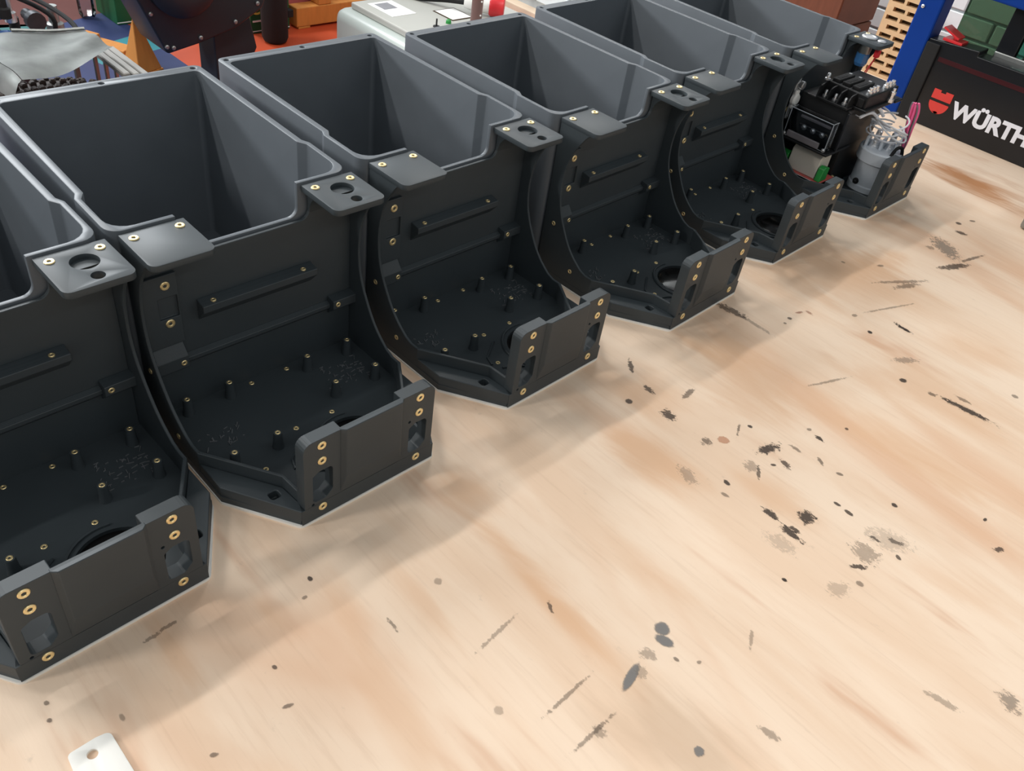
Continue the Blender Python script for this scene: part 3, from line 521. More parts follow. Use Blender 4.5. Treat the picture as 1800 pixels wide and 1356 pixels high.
    w0, w1, dp = 0.0388, 0.0340, -0.0046
    def ring4(y, hw, zb, zt): return [bm.verts.new(p) for p in ((-hw, y, zb), (hw, y, zb), (hw, y, zt), (-hw, y, zt))]
    a = ring4(0.0035, w0, 0.0205, 0.1100); b = ring4(0.0, w0, 0.0206, 0.1100); c = ring4(dp, w1, 0.046, 0.1105)
    for p, q in ((a, b), (b, c)):
        for i in range(4): bm.faces.new((p[i], p[(i+1) % 4], q[(i+1) % 4], q[i]))
    bm.faces.new(a[::-1]); bm.faces.new(c)
    P.append(('panel_centre', boolean(tomesh(bm), [], 0.0007, 1), 'body', None, []))
    # --- standoffs
    bm = bmesh.new(); b_lathe(bm, [(0.0068, 0.0075), (0.0056, 0.014), (0.0047, 0.0290)], 16)
    so = shade(tomesh(bm), 50)
    for x, y in [(-0.0975, 0.2045), (-0.0465, 0.2045), (-0.0467, 0.104), (-0.0977, 0.104), (0.0510, 0.1960), (0.1080, 0.1960), (0.1080, 0.1380), (0.0520, 0.1385)]:
        P.append(('standoff', so, 'body', (x, y, 0), [I(ins_s, (0, 0, 0.0289))]))
    # --- rough scraps of print support left on the floor
    rnd = random.Random(5); bm = bmesh.new()
    for n, cx, cy, sx, sy in ((46, 0.082, 0.168, 0.028, 0.022), (26, -0.088, 0.150, 0.024, 0.014)):
        for k in range(n):
            x = cx+rnd.uniform(-sx, sx); y = cy+rnd.uniform(-sy, sy); l = rnd.uniform(0.002, 0.008); a = rnd.choice([0.1, 0.1, 1.3, 0.8, -0.5])+rnd.uniform(-.2, .2)
            mt = Matrix.Translation((x, y, 0.0083)) @ Matrix.Rotation(a, 4, 'Z') @ Matrix.Rotation(rnd.uniform(-.25, .25), 4, 'Y')
            b_box(bm, -l/2, l/2, -0.0004, 0.0004, -0.0004, 0.0007, mt)
    P.append(('support_residue', tomesh(bm), 'residue', None, []))
    # --- white sheet under everything
    e = 0.0010
    sh = rounded([(-0.1335, 0.545), (-0.131-e, 0.0750), (-0.0845-e, -e), (0.0845+e, -e), (0.131+e, 0.0750), (0.1285, 0.545)], [0.004, 0.010, 0.008, 0.008, 0.010, 0.004])
    P.append(('base_sheet', prism_mesh(sh, 'z', TZ, -0.0001), 'white_sheet', None, []))
    return P
HP = build_housing_meshes()
UNITS = [(-0.27058, -0.00137, 0.01545), (0, 0, 0), (0.29560, 0.01002, 0.01473), (0.60157, -0.00416, 0.02283), (0.89967, 0.01290, 0.01671), (1.20058, 0.00117, -0.00172)]
HL = ['empty dark grey plastic housing cut off by the left picture edge, leftmost of the row',
      'empty dark grey plastic housing second from the left, nearest one shown whole at its front',
      'empty dark grey plastic housing third from the left, in the middle of the row',
      'empty dark grey plastic housing fourth from the left, third before the black logo panel',
      'empty dark grey plastic housing fifth from the left, directly beside the wired one',
      'dark grey plastic housing farthest right, fitted with fuse block, relays and grey canister']
units = []
for (x, y, th), lab in zip(UNITS, HL):
    r = empty('equipment_housing', (x, y, 0), th); units.append(r)
    tag(r, lab, 'housing', 'row of printed housings')
    for name, me, mk_, loc, subs in HP:
        if r is units[-1] and lab == HL[-1] and name == 'support_residue': continue
        o = link(name, me, M[mk_], r)
        if name == 'support_residue': o['kind'] = 'stuff'
        if loc: o.location = loc
        for sn, sm, smk, sl in subs:
            s = link(sn, sm, M[smk], o); s.location = sl
F = units[5]
def fplace(o):
    """put a thing that is built in housing coordinates where the last housing stands"""
    x, y, th = UNITS[5]; o.location = (x, y, 0); o.rotation_euler = (0, 0, th); return o

# ------------------------------------------------------------------ contents of the last housing
def screw(bm, x, y, z, r=0.0035, h=0.006, axis='z'):
    b_lathe(bm, [(r*1.5, 0), (r*1.5, h*0.25), (r*0.95, h*0.3), (r*0.95, h*0.85), (r*0.6, h)], 10, (x, y, z), axis)
# printed carrier that holds the parts
t = fplace(empty('component_carrier')); tag(t, 'black printed carrier inside the fitted housing, under the fuse block', 'carrier')
child('upper_body', softbox(-0.083, 0.060, 0.1050, 0.204, 0.088, 0.1640, 0.002), M['black'], t)
child('lower_body', softbox(-0.052, 0.060, 0.1060, 0.190, 0.0085, 0.0900, 0.002), M['black'], t)
child('shelf', softbox(-0.118, -0.030, 0.1010, 0.206, 0.0840, 0.0890, 0.0015), M['black'], t)
child('corner_strip', softbox(-0.088, -0.0835, 0.1000, 0.1045, 0.0895, 0.1600, 0.001), M['machine_black'], t)
# fuse block
t = fplace(empty('fuse_block')); tag(t, 'black fuse block with bright screw studs on top of the carrier', 'fuse block')
child('base_plate', softbox(-0.070, 0.062, 0.0820, 0.178, 0.1642, 0.1700, 0.0015), M['black'], t)
child('body', softbox(-0.066, 0.050, 0.0880, 0.172, 0.1690, 0.1930, 0.002), M['black'], t)
for k in range(3):
    y = 0.160-0.020*k
    child('fuse_cover', softbox(-0.060, -0.002, y-0.0075, y+0.0075, 0.1925, 0.1985, 0.0015), M['black_rough'], t)
    child('slot', softbox(-0.052, -0.022, y-0.003, y+0.003, 0.1983, 0.1990, 0.0003, 1), M['hole'], t)
    child('contact', softbox(-0.010, -0.006, y-0.003, y+0.003, 0.1983, 0.2000, 0.0004, 1), M['steel'], t)
for k in range(4):
    y = 0.171-0.020*k
    bm = bmesh.new(); b_prism(bm, rounded([(-0.092, 0.1655), (-0.064, 0.1655), (-0.064, 0.1910), (-0.088, 0.1880)], [0, 0, 0, 0.012]), 'y', y-0.0012, y+0.0012)
    child('divider', tomesh(bm), M['black'], t)
child('terminal_ledge', softbox(-0.092, -0.064, 0.108, 0.172, 0.1642, 0.1690, 0.001), M['black'], t)
for k in range(3):
    bm = bmesh.new(); screw(bm, -0.079, 0.161-0.020*k, 0.169, 0.0036, 0.012)
    child('terminal_screw', shade(tomesh(bm)), M['steel'], t)
bm = bmesh.new(); screw(bm, -0.066, 0.1735, 0.193, 0.0036, 0.012); child('terminal_screw', shade(tomesh(bm)), M['steel'], t)
bm = bmesh.new(); b_lathe(bm, [(0.0055, 0), (0.0055, 0.005), (0.0036, 0.0055), (0.0036, 0.010)], 6)
nut = tomesh(bm)
for gx in (-0.050, 0.012):
    for k in range(3):
        o = child('nut', nut, M['steel'], t, (gx+0.0125*k, 0.0965, 0.1928))
bm = bmesh.new(); b_lathe(bm, [(0.0065, 0), (0.0065, 0.006), (0.004, 0.0065), (0.004, 0.014), (0.0055, 0.0145), (0.0055, 0.019), (0.003, 0.0195), (0.003, 0.025)], 6, (0.022, 0.0835, 0.1698))
child('stud', tomesh(bm), M['steel'], t)
child('clip_socket', softbox(-0.0700, -0.0655, 0.0930, 0.1050, 0.1710, 0.1860, 0.001), M['black_rough'], t)
child('mounting_ear', softbox(0.040, 0.070, 0.0790, 0.100, 0.1648, 0.1690, 0.001), M['machine_black'], t)
# relay behind a clear cover
t = fplace(empty('covered_relay')); tag(t, 'relay socket under a clear plastic cover, facing the neighbouring housing', 'relay')
child('socket', softbox(-0.096, -0.083, 0.1120, 0.194, 0.092, 0.140, 0.002), M['black'], t)
bm = bmesh.new(); 
fr = [(0.1090, 0.0905), (0.1965, 0.0905), (0.1965, 0.1430), (0.1090, 0.1430)]
b_prism(bm, rounded(fr, 0.004, 3), 'x', -0.1165, -0.1150)
child('clear_cover', tomesh(bm), M['clear'], t)
for a, b in (((0.1090, 0.1100), (0.0905, 0.1430)), ((0.1955, 0.1965), (0.0905, 0.1430)), ((0.1090, 0.1965), (0.1420, 0.1430)), ((0.1090, 0.1965), (0.0905, 0.0915))):
    child('cover_side', softbox(-0.1150, -0.0950, a[0], a[1], b[0], b[1], 0.0003, 1), M['clear'], t)
for a, b in (((0.1095, 0.091), (0.196, 0.091)), ((0.196, 0.091), (0.196, 0.1425)), ((0.196, 0.1425), (0.1095, 0.1425)), ((0.1095, 0.1425), (0.1095, 0.091))):
    bm = bmesh.new(); b_tube(bm, [(-0.1158, a[0], a[1]), (-0.1158, b[0], b[1])], 0.0009, 6); child('cover_edge', tomesh(bm), M['clear_edge'], t)
for y in (0.1095, 0.196):
    bm = bmesh.new(); b_tube(bm, [(-0.1158, y, 0.1425), (-0.0962, y, 0.1425)], 0.0009, 6); child('cover_edge', tomesh(bm), M['clear_edge'], t)
child('label_bar', softbox(-0.101, -0.096, 0.120, 0.182, 0.1260, 0.1310, 0.001), M['grey_wire'], t)
child('terminal_bar', softbox(-0.106, -0.096, 0.118, 0.178, 0.1090, 0.1180, 0.0015), M['machine_black'], t)
for k in range(3):
    bm = bmesh.new(); screw(bm, -0.106, 0.166-0.019*k, 0.1135, 0.0035, -0.004, 'x'); child('terminal_screw', shade(tomesh(bm)), M['steel'], t)
child('lower_lip', softbox(-0.1180, -0.1150, 0.122, 0.190, 0.0905, 0.1030, 0.002), M['grey_wire'], t)
for y in (0.111, 0.195):
    bm = bmesh.new(); screw(bm, -0.1168, y, 0.0935, 0.0026, -0.003, 'x'); child('cover_screw', shade(tomesh(bm)), M['steel'], t)
# relay module on a red board
t = fplace(empty('relay_board')); tag(t, 'small red circuit board with white relay and green terminals in the fitted housing', 'circuit board')
child('board', softbox(-0.112, -0.056, 0.0985, 0.2050, 0.0300, 0.0320, 0.0004, 1), M['pcb'], t)
bm = bmesh.new(); b_prism(bm, [(-0.104, 0.0321), (-0.060, 0.0321), (-0.062, 0.0740), (-0.092, 0.0780), (-0.101, 0.0700)], 'y', 0.1140, 0.1750)
child('relay_case', boolean(tomesh(bm), [], 0.0015, 2), M['cream_plastic'], t)
for y in (0.1005, 0.1780):
    bm = bmesh.new(); b_prism(bm, [(-0.108, 0.0321), (-0.082, 0.0321), (-0.082, 0.0560), (-0.096, 0.0600), (-0.103, 0.0560)], 'y', y, y+(0.0115 if y < 0.15 else 0.024))
    child('terminal_block', boolean(tomesh(bm), [], 0.0010, 1), M['green_plastic'], t)
child('white_marking', softbox(-0.1124, -0.1115, 0.103, 0.190, 0.0304, 0.0312, 0.0001, 1), M['label_white'], t)
# strap with bolt and white puck
t = fplace(empty('fuse_strap')); tag(t, 'silver strap with white round fuse bolted inside the fitted housing', 'fuse')
bm = bmesh.new(); b_prism(bm, rounded([(-0.105, 0.112), (-0.094, 0.112), (-0.093, 0.188), (-0.099, 0.196), (-0.104, 0.188)], 0.003, 3), 'y', 0.2085, 0.2105)
child('strap', boolean(tomesh(bm), [prism_mesh(rounded(rect(-0.1015, -0.0975, 0.116, 0.128), 0.0018, 3), 'y', 0.2, 0.22)], 0.0003, 1), M['zinc'], t)
bm = bmesh.new(); b_lathe(bm, [(0.0115, 0.2084), (0.0115, 0.203), (0.0095, 0.2005), (0.006, 0.2)], 18, (-0.099, 0, 0.150), 'y'); child('fuse_body', shade(tomesh(bm)), M['white_plastic'], t)
child('fuse_tab', softbox(-0.106, -0.093, 0.2025, 0.2084, 0.133, 0.168, 0.002), M['white_plastic'], t)
bm = bmesh.new(); b_lathe(bm, [(0.0052, 0.2084), (0.0052, 0.205), (0.0075, 0.2049), (0.0075, 0.1985), (0.006, 0.1975)], 14, (-0.0965, 0, 0.177), 'y'); child('bolt', shade(tomesh(bm)), M['steel'], t)
# grey canister
cx, cy = 0.018, 0.0600
t = fplace(empty('grey_canister')); tag(t, 'pale grey plastic contactor canister behind the front panel of the fitted housing', 'contactor')
bm = bmesh.new(); b_lathe(bm, [(0.036, 0.0082), (0.036, 0.020), (0.034, 0.0225), (0.034, 0.066)], 36, (cx, cy, 0)); child('body', shade(tomesh(bm)), M['canister'], t)
bm = bmesh.new(); b_lathe(bm, [(0.0385, 0.066), (0.0400, 0.068), (0.0400, 0.088), (0.038, 0.0905)], 36, (cx, cy, 0)); child('cap', shade(tomesh(bm)), M['canister'], t)
for dx, dy, a in ((-0.012, 0.026, 0.2), (0.010, -0.022, 0.2), (-0.004, 0.0, 0.2)):
    bm = bmesh.new(); b_box(bm, -0.015, 0.015, -0.0025, 0.0025, 0.0, 0.020, Matrix.Translation((cx+dx, cy+dy, 0.0900)) @ Matrix.Rotation(a, 4, 'Z')); bmesh.ops.bevel(bm, geom=bm.edges[:], offset=0.001, segments=1, affect='EDGES')
    child('barrier', tomesh(bm), M['canister'], t)
for dx, dy in ((-0.010, 0.0125), (0.008, -0.010)):
    bm = bmesh.new(); b_lathe(bm, [(0.0105, 0), (0.0105, 0.004), (0.0085, 0.0045), (0.0085, 0.012), (0.0055, 0.0125), (0.0055, 0.030), (0.004, 0.032)], 12, (cx+dx, cy+dy, 0.0904)); child('terminal_stud', shade(tomesh(bm)), M['steel'], t)
for dx, dy in ((-0.033, 0.010),):
    bm = bmesh.new(); screw(bm, cx+dx, cy+dy, 0.027, 0.004, -0.008, 'x'); child('foot_screw', shade(tomesh(bm)), M['black'], t)
bm = bmesh.new(); b_tube(bm, smooth_path([(cx+0.010, cy-0.036, 0.088), (cx+0.002, cy-0.034, 0.103), (cx-0.012, cy-0.030, 0.104), (cx-0.020, cy-0.028, 0.090)]), 0.0032, 8)
child('cable_grommet', shade(tomesh(bm)), M['black_rough'], t)
# coil of white wire
t = fplace(empty('white_wire_coil')); tag(t, 'coil of thin white wires tangled over the grey canister studs', 'wire')
for k in range(7):
    rr = random.Random(k); c = Vector((0.014+rr.uniform(-.006, .006), 0.062+rr.uniform(-.006, .006), 0.122+0.003*k)); a = 0.022+rr.uniform(-.004, .004); b = 0.034+rr.uniform(-.004, .006); tl = rr.uniform(-.3, .5)
    pts = [c+Vector((a*math.cos(u), b*math.sin(u), tl*0.03*math.sin(u)+0.012*math.cos(u+k))) for u in [2*PI*j/20*0.92 for j in range(21)]]
    bm = bmesh.new(); b_tube(bm, pts, 0.0017, 6); child('wire', shade(tomesh(bm)), M['white_wire'], t)
for k, (a, b) in enumerate((((0.006, 0.082, 0.138), (-0.050, 0.0965, 0.149)), ((0.012, 0.080, 0.146), (-0.030, 0.0945, 0.157)))):
    bm = bmesh.new(); b_tube(bm, smooth_path([a, ((a[0]+b[0])/2, (a[1]+b[1])/2, max(a[2], b[2])+0.006), b]), 0.0030, 7); o = child('wire', shade(tomesh(bm)), M['white_wire'], t)
    bm = bmesh.new(); d = Vector(b)-Vector(a); d.normalize(); b_tube(bm, [Vector(b)-d*0.002, Vector(b)+d*0.014+Vector((0, 0, 0.003))], 0.0012, 5); child('bare_end', tomesh(bm), M['steel'], o)
# pink and grey wire hank
t = fplace(empty('pink_wire_bundle')); tag(t, 'hank of pink and grey wires standing up beside the grey canister', 'wire')
for k in range(8):
    rr = random.Random(40+k); ox = rr.uniform(-.005, .005); oy = -0.008+0.0023*k
    base = Vector((0.052, 0.036, 0.095)); 
    pts = [base+Vector((0, 0, -0.018)), base+Vector((ox, oy*0.35, 0.004)), base+Vector((ox*1.4, oy*0.7+0.004, 0.035)), base+Vector((ox, oy+0.008, 0.066)), base+Vector((ox*0.3-0.002, oy*0.7+0.011, 0.080+rr.uniform(-.003, .003))), base+Vector((-ox, oy*0.6+0.010, 0.070)), base+Vector((-ox*1.3, oy*0.3+0.005, 0.030))]
    bm = bmesh.new(); b_tube(bm, smooth_path(pts), 0.0021, 6); child('wire', shade(tomesh(bm)), M['pink'] if k % 3 != 1 else M['grey_wire'], t)
# indicators in the right-hand plate
t = fplace(empty('push_button')); tag(t, 'chrome ringed button with clear blue socket under the fitted housing plate', 'button')
bm = bmesh.new(); b_lathe(bm, [(0.0150, H+0.0004), (0.0150, H+0.0018), (0.0130, H+0.0030), (0.0108, H+0.0030), (0.0100, H+0.0020)], 26, (0.101, 0.197, 0)); child('bezel', shade(tomesh(bm)), M['steel'], t)
bm = bmesh.new(); b_lathe(bm, [(0.0112, H-0.030), (0.0122, H-0.016), (0.0122, H-0.001), (0.0122, H+0.001)], 20, (0.101, 0.197, 0)); child('barrel', shade(tomesh(bm)), M['steel_dull'], t)
bm = bmesh.new(); b_lathe(bm, [(0.0100, H-0.052), (0.0125, H-0.046), (0.0125, H-0.030), (0.0100, H-0.026)], 10, (0.101, 0.197, 0)); child('socket', tomesh(bm), M['blue_clear'], t)
bm = bmesh.new(); b_tube(bm, smooth_path([(0.101, 0.197, H-0.051), (0.100, 0.199, H-0.062), (0.097, 0.200, H-0.078)]), 0.0016, 6); child('lead', tomesh(bm), M['black_rough'], t)
t = fplace(empty('indicator_lamp')); tag(t, 'small chrome indicator with red plug and red leads under the housing plate', 'indicator')
bm = bmesh.new(); b_lathe(bm, [(0.0085, H+0.0004), (0.0085, H+0.0016), (0.0065, H+0.0028)], 18, (0.1012, 0.1712, 0)); child('bezel', shade(tomesh(bm)), M['steel'], t)
bm = bmesh.new(); b_lathe(bm, [(0.0052, H-0.014), (0.0058, H-0.010), (0.0058, H+0.001)], 14, (0.1012, 0.1712, 0)); child('barrel', shade(tomesh(bm)), M['steel'], t)
child('plug', softbox(0.0955, 0.1070, 0.1665, 0.1760, H-0.029, H-0.012, 0.002), M['red_plastic'], t)
for k in range(2):
    bm = bmesh.new(); b_tube(bm, smooth_path([(0.100+0.003*k, 0.1712, H-0.028), (0.099, 0.174+0.002*k, H-0.045), (0.094, 0.178+0.003*k, H-0.070), (0.088, 0.180+0.002*k, 0.1455)]), 0.0011, 5); child('lead', tomesh(bm), M['red_wire'], t)

# ------------------------------------------------------------------ small things on the bench
bm = bmesh.new()
bp_out = rounded([(-0.3525, -0.0845), (-0.3300, -0.0845), (-0.3195, -0.0865), (-0.3195, -0.230), (-0.3540, -0.230), (-0.3540, -0.100)], [0.004, 0.006, 0.005, 0.004, 0.004, 0.003])
me = boolean(prism_mesh(bp_out, 'z', TZ, TZ+0.003), [prism_mesh(circle(-0.3375, -0.0960, 0.0042, 20), 'z', -0.1, 0.1)], 0.0006, 2)
tag(link('metal_bracket', shade(me), M['white_sheet']), 'white flat metal bracket with one hole at the bottom picture edge', 'bracket')
t = empty('grey_block', (1.425, -0.215, TZ)); tag(t, 'small grey block cut off by the right picture edge', 'block')
child('body', softbox(-0.045, 0.045, -0.06, 0.028, 0, 0.055, 0.006), M['steel_dull'], t)
child('lid', softbox(-0.040, 0.040, -0.055, 0.023, 0.0551, 0.060, 0.002), M['grey_wire'], t)

# ------------------------------------------------------------------ logo panel and blue frame at the end of the bench
MX = 1.693
t = empty('logo_panel', (0, 0, 0)); tag(t, 'satin black machine front with red emblem and white WÜRTH lettering at the bench end', 'machine')
pts = [(-0.75, TZ), (0.2270, TZ), (0.2270, 0.176), (0.113, 0.184), (0.113, 0.173), (-0.75, 0.173)]
child('front_panel', boolean(prism_mesh(pts, 'x', MX, MX+0.05), [], 0.002, 2), M['screen_black'], t)
child('side_frame', softbox(MX-0.006, MX-0.0005, 0.196, 0.2275, TZ, 0.170, 0.002), M['black_rough'], t)
bm = bmesh.new()
def yz(pts, bm_, x0=MX-0.0012, x1=MX+0.001): b_prism(bm_, pts, 'x', x0, x1)
yz([(0.1235, 0.0628), (0.1690, 0.0628), (0.1690, 0.0835), (0.1525, 0.0835), (0.1525, 0.0785), (0.1410, 0.0785), (0.1410, 0.0835), (0.1235, 0.0835)], bm)
child('emblem_top', tomesh(bm), M['logo_red'], t)
bm = bmesh.new()
half = [(0.1463+0.0228*math.cos(a), 0.0565+0.0245*math.sin(a)) for a in [PI+PI*k/20 for k in range(21)]]
half = half[:10]+[(0.1430, 0.0322), (0.1430, 0.0370), (0.1496, 0.0370), (0.1496, 0.0322)][::-1]+half[11:]
yz(half, bm); child('emblem_bottom', tomesh(bm), M['logo_red'], t)
def lettering(body, size_h, total_w, name, material, parent, origin, right, up, depth=0.001, offset=0.0):
    cu = bpy.data.curves.new(name, 'FONT'); cu.body = body; cu.extrude = 0.5; cu.offset = offset; cu.fill_mode = 'BOTH'; cu.resolution_u = 4
    o = bpy.data.objects.new(name, cu); C.objects.link(o); dg = bpy.context.evaluated_depsgraph_get(); dg.update()
    me = bpy.data.meshes.new_from_object(o.evaluated_get(dg)); bpy.data.objects.remove(o)
    xs = [v.co.x for v in me.vertices]; base = [v.co.y for v in me.vertices]
    x0, x1 = min(xs), max(xs); y0 = 0.0; cap = 0.72
    r = Vector(right); u = Vector(up); nrm = r.cross(u)
    for v in me.vertices:
        a = (v.co.x-x0)/(x1-x0)*total_w; b = (v.co.y-y0)/cap*size_h
        v.co = Vector(origin)+r*a+u*b+nrm*(depth if v.co.z > 0 else -depth)
    return link(name, me, material, parent)
lettering('WÜRTH', 0.0345, 0.178, 'lettering', M['logo_white'], t, (MX, 0.1165, 0.0385), (0, -1, 0), (0, 0, 1), 0.0010, 0.045)
child('reflection_stripe', softbox(MX-0.0008, MX+0.001, -0.74, 0.190, 0.1370, 0.1470, 0.0003, 1), M['reflection_stripe'], t)  # dark red strip painted in for a red reflection on the panel
child('slot_bar', softbox(MX+0.0505, MX+0.0555, -0.74, 0.100, 0.150, 0.184, 0.003), M['steel_dull'], t)
t = empty('blue_frame', (0, 0, TZ)); tag(t, 'blue painted steel frame around the black logo panel', 'frame')
child('post', softbox(MX-0.004, MX+0.055, 0.2278, 0.2800, 0, 0.62, 0.004), M['blue_paint'], t)
child('crossbeam', softbox(MX-0.003, MX+0.050, -0.75, 0.2277, 0.286, 0.350, 0.004), M['blue_paint'], t)
bm = bmesh.new(); b_lathe(bm, [(0.004, MX-0.0042), (0.004, MX-0.006), (0.002, MX-0.007)], 10, (0, 0.268, 0.235), 'x'); child('rivet', shade(tomesh(bm)), M['steel'], t)
t = empty('tinted_window', (0, 0, TZ)); tag(t, 'dark green tinted window panes above the black logo panel', 'window')
child('pane', softbox(MX+0.056, MX+0.060, 0.100, 0.198, 0.170, 0.62, 0.0005, 1), M['green_pane'], t)
child('pane', softbox(MX+0.056, MX+0.060, -0.75, 0.058, 0.170, 0.62, 0.0005, 1), M['teal_pane'], t)
child('mullion', softbox(MX+0.052, MX+0.070, 0.058, 0.100, 0.160, 0.62, 0.002), M['screen_black'], t)
t = empty('red_clip', (MX+0.020, 0.178, 0.180)); tag(t, 'small red plastic clip lying on the top edge of the logo panel', 'clip')
child('jaw', softbox(-0.018, 0.018, -0.022, 0.022, 0.0, 0.006, 0.001), M['red_plastic'], t)
bm = bmesh.new(); b_box(bm, -0.022, 0.012, -0.012, 0.030, 0, 0.004, Matrix.Translation((0.0, 0.0, 0.014)) @ Matrix.Rotation(0.35, 4, 'X')); child('handle', tomesh(bm), M['red_plastic'], t)
child('hinge', softbox(-0.008, 0.008, -0.004, 0.004, 0.0055, 0.0145, 0.001), M['red_plastic'], t)
t = empty('brown_block', (1.95, 0.02, TZ)); tag(t, 'brown wooden block seen through the tinted window', 'block')
bm = bmesh.new(); b_prism(bm, [(-0.10, 0), (0.08, 0), (0.06, 0.16), (0.0, 0.20), (-0.08, 0.14)], 'x', -0.05, 0.05); child('body', boolean(tomesh(bm), [], 0.004, 2), M['brown_wood'], t)
child('batten', softbox(-0.058, -0.0505, -0.08, 0.07, 0.02, 0.06, 0.002), M['brown_wood'], t)

# slotted board
BX = 2.20
t = empty('slotted_board', (BX, 0.0, 0)); tag(t, 'cream board pierced by rows of dark slots behind the blue post', 'board')
ya, yb = 0.432, 0.553
cuts = []; bars = []
for r in range(22):
    z = 0.160-0.0240*r
    for k in range(4):
        y = 0.527-0.043*k-(0.012 if r % 2 else 0.0)
        if y-0.022 > ya: bars.append((y, z))
base = prism_mesh(rect(ya, yb, -0.36, 0.22), 'x', 0.0, 0.018)
bm = bmesh.new()
for y, z in bars: b_box(bm, -0.05, 0.05, y-0.0175, y+0.0175, z-0.0058, z+0.0058)
child('board', boolean(base, [tomesh(bm)], 0.0), M['cream_board'], t)
child('backing', softbox(0.0185, 0.026, ya, yb, -0.36, 0.22, 0.001, 1), M['dark_brown'], t)
child('stand', softbox(0.027, 0.10, ya, yb, FZ, 0.20, 0.002, 1), M['brown_wood'], t)
t = empty('brown_crate', (2.62, 0.98, FZ)); tag(t, 'reddish brown wooden crate against the white brick wall', 'crate')
for k in range(9): child('plank', softbox(-0.14, 0.14, -0.17, 0.17, 0.125*k+0.002, 0.125*k+0.123, 0.004, 1), M['brown_wood'], t)

# ------------------------------------------------------------------ things behind the bench
# grey machine case
t = empty('machine_case', (2.0, 0, FZ)); tag(t, 'grey enamelled machine case with beige lid standing behind the bench', 'machine')
bm = bmesh.new(); b_box(bm, 0.0, 0.80, 1.75, 2.98, 0.0, 0.470)
es = [e for e in bm.edges if abs(e.verts[0].co.z-e.verts[1].co.z) < 1e-6 and e.verts[0].co.z > 0.4 or abs(e.verts[0].co.z-e.verts[1].co.z) > 0.1]
bmesh.ops.bevel(bm, geom=es, offset=0.05, segments=6, affect='EDGES', profile=0.5); child('body', shade(tomesh(bm), 60), M['case'], t)
child('lid', softbox(0.060, 0.76, 1.80, 2.92, 0.4705, 0.500, 0.006), M['case_lid'], t)
child('instruction_label', softbox(0.115, 0.255, 2.68, 2.87, 0.5003, 0.5013, 0.0003, 1), M['label_white'], t)
child('label_print', softbox(0.140, 0.215, 2.77, 2.85, 0.5014, 0.5018, 0.0001, 1), M['label_grey'], t)
child('plate_border', softbox(0.350, 0.480, 2.535, 2.68, 0.5003, 0.5020, 0.0004, 1), M['dark_brown'], t)
child('rating_plate', softbox(0.358, 0.472, 2.543, 2.672, 0.5021, 0.5032, 0.0003, 1), M['label_white'], t)
bm = bmesh.new(); b_lathe(bm, [(0.016, 0.5003), (0.015, 0.504), (0.004, 0.506), (0.004, 0.535)], 12, (0.228, 2.505, 0)); child('toggle_switch', shade(tomesh(bm)), M['black'], t)
bm = bmesh.new(); b_lathe(bm, [(0.013, 0.5003), (0.012, 0.512), (0.006, 0.518)], 12, (0.312, 2.520, 0)); child('pilot_lamp', shade(tomesh(bm)), M['green_plastic'], t)
# brown pipe
t = empty('brown_pipe', (2.420, 2.455, FZ+0.5)); tag(t, 'brown upright pipe standing on the grey machine case', 'pipe')
bm = bmesh.new(); b_lathe(bm, [(0.026, 0.0012), (0.026, 0.75)], 20); child('tube', shade(tomesh(bm)), M['pipe_brown'], t)
bm = bmesh.new(); b_lathe(bm, [(0.034, 0.0005), (0.034, 0.010), (0.028, 0.013)], 20); child('flange', shade(tomesh(bm)), M['pipe_brown'], t)
for z in (0.05, 0.11):
    bm = bmesh.new(); b_lathe(bm, [(0.0045, -0.0255), (0.0045, -0.028), (0.002, -0.030)], 8, (0, 0, z), 'y'); child('rivet', tomesh(bm), M['label_white'], t)
# red plug
t = empty('power_plug', (2.575, 2.520, FZ+0.5465)); t.rotation_euler = (0, 0, math.radians(-48)); tag(t, 'red and white industrial power plug lying on the grey machine case', 'plug')
bm = bmesh.new(); b_lathe(bm, [(0.024, -0.13), (0.032, -0.10), (0.037, -0.01)], 22, axis='x'); child('grip', shade(tomesh(bm)), M['white_plastic'], t)
bm = bmesh.new(); b_lathe(bm, [(0.040, -0.0095), (0.0455, 0.0), (0.0455, 0.055), (0.040, 0.060)], 22, axis='x'); child('collar', shade(tomesh(bm)), M['red_plastic'], t)
bm = bmesh.new(); b_tube(bm, smooth_path([(-0.128, 0, 0), (-0.22, 0.03, -0.012), (-0.34, 0.06, -0.031), (-0.44, 0.09, -0.031)]), 0.014, 10); child('cable', shade(tomesh(bm)), M['black_rough'], t)
# flat pack on red rails
t = empty('red_trolley', (3.47, 2.75, FZ)); tag(t, 'cream flat pack resting on red steel rails beyond the grey case', 'trolley')
child('rail', softbox(-0.60, 0.70, -0.52, -0.46, 0.36, 0.45, 0.004), M['red_beam'], t)
child('rail', softbox(-0.60, 0.70, 0.46, 0.52, 0.36, 0.45, 0.004), M['red_beam'], t)
child('end_rail', softbox(-0.66, -0.601, -0.52, 0.52, 0.36, 0.45, 0.004), M['red_beam'], t)
for x in (-0.60, 0.66):
    for y in (-0.49, 0.49): child('leg', softbox(x-0.03, x+0.03, y-0.03, y+0.03, 0, 0.3595, 0.003, 1), M['red_beam'], t)
child('panel', softbox(-0.62, 0.70, -0.50, 0.50, 0.4505, 0.490, 0.004), M['cream_paint'], t)
# cable at the case
bm = bmesh.new(); b_tube(bm, smooth_path([(1.98, 2.72, FZ+0.20), (1.94, 2.82, FZ+0.10), (1.93, 2.95, FZ+0.03), (1.90, 3.10, FZ+0.018), (1.96, 3.25, FZ+0.018)]), 0.014, 8)
tag(link('black_cable', shade(tomesh(bm)), M['black_rough']), 'black cable hanging from the left side of the grey machine case', 'cable')
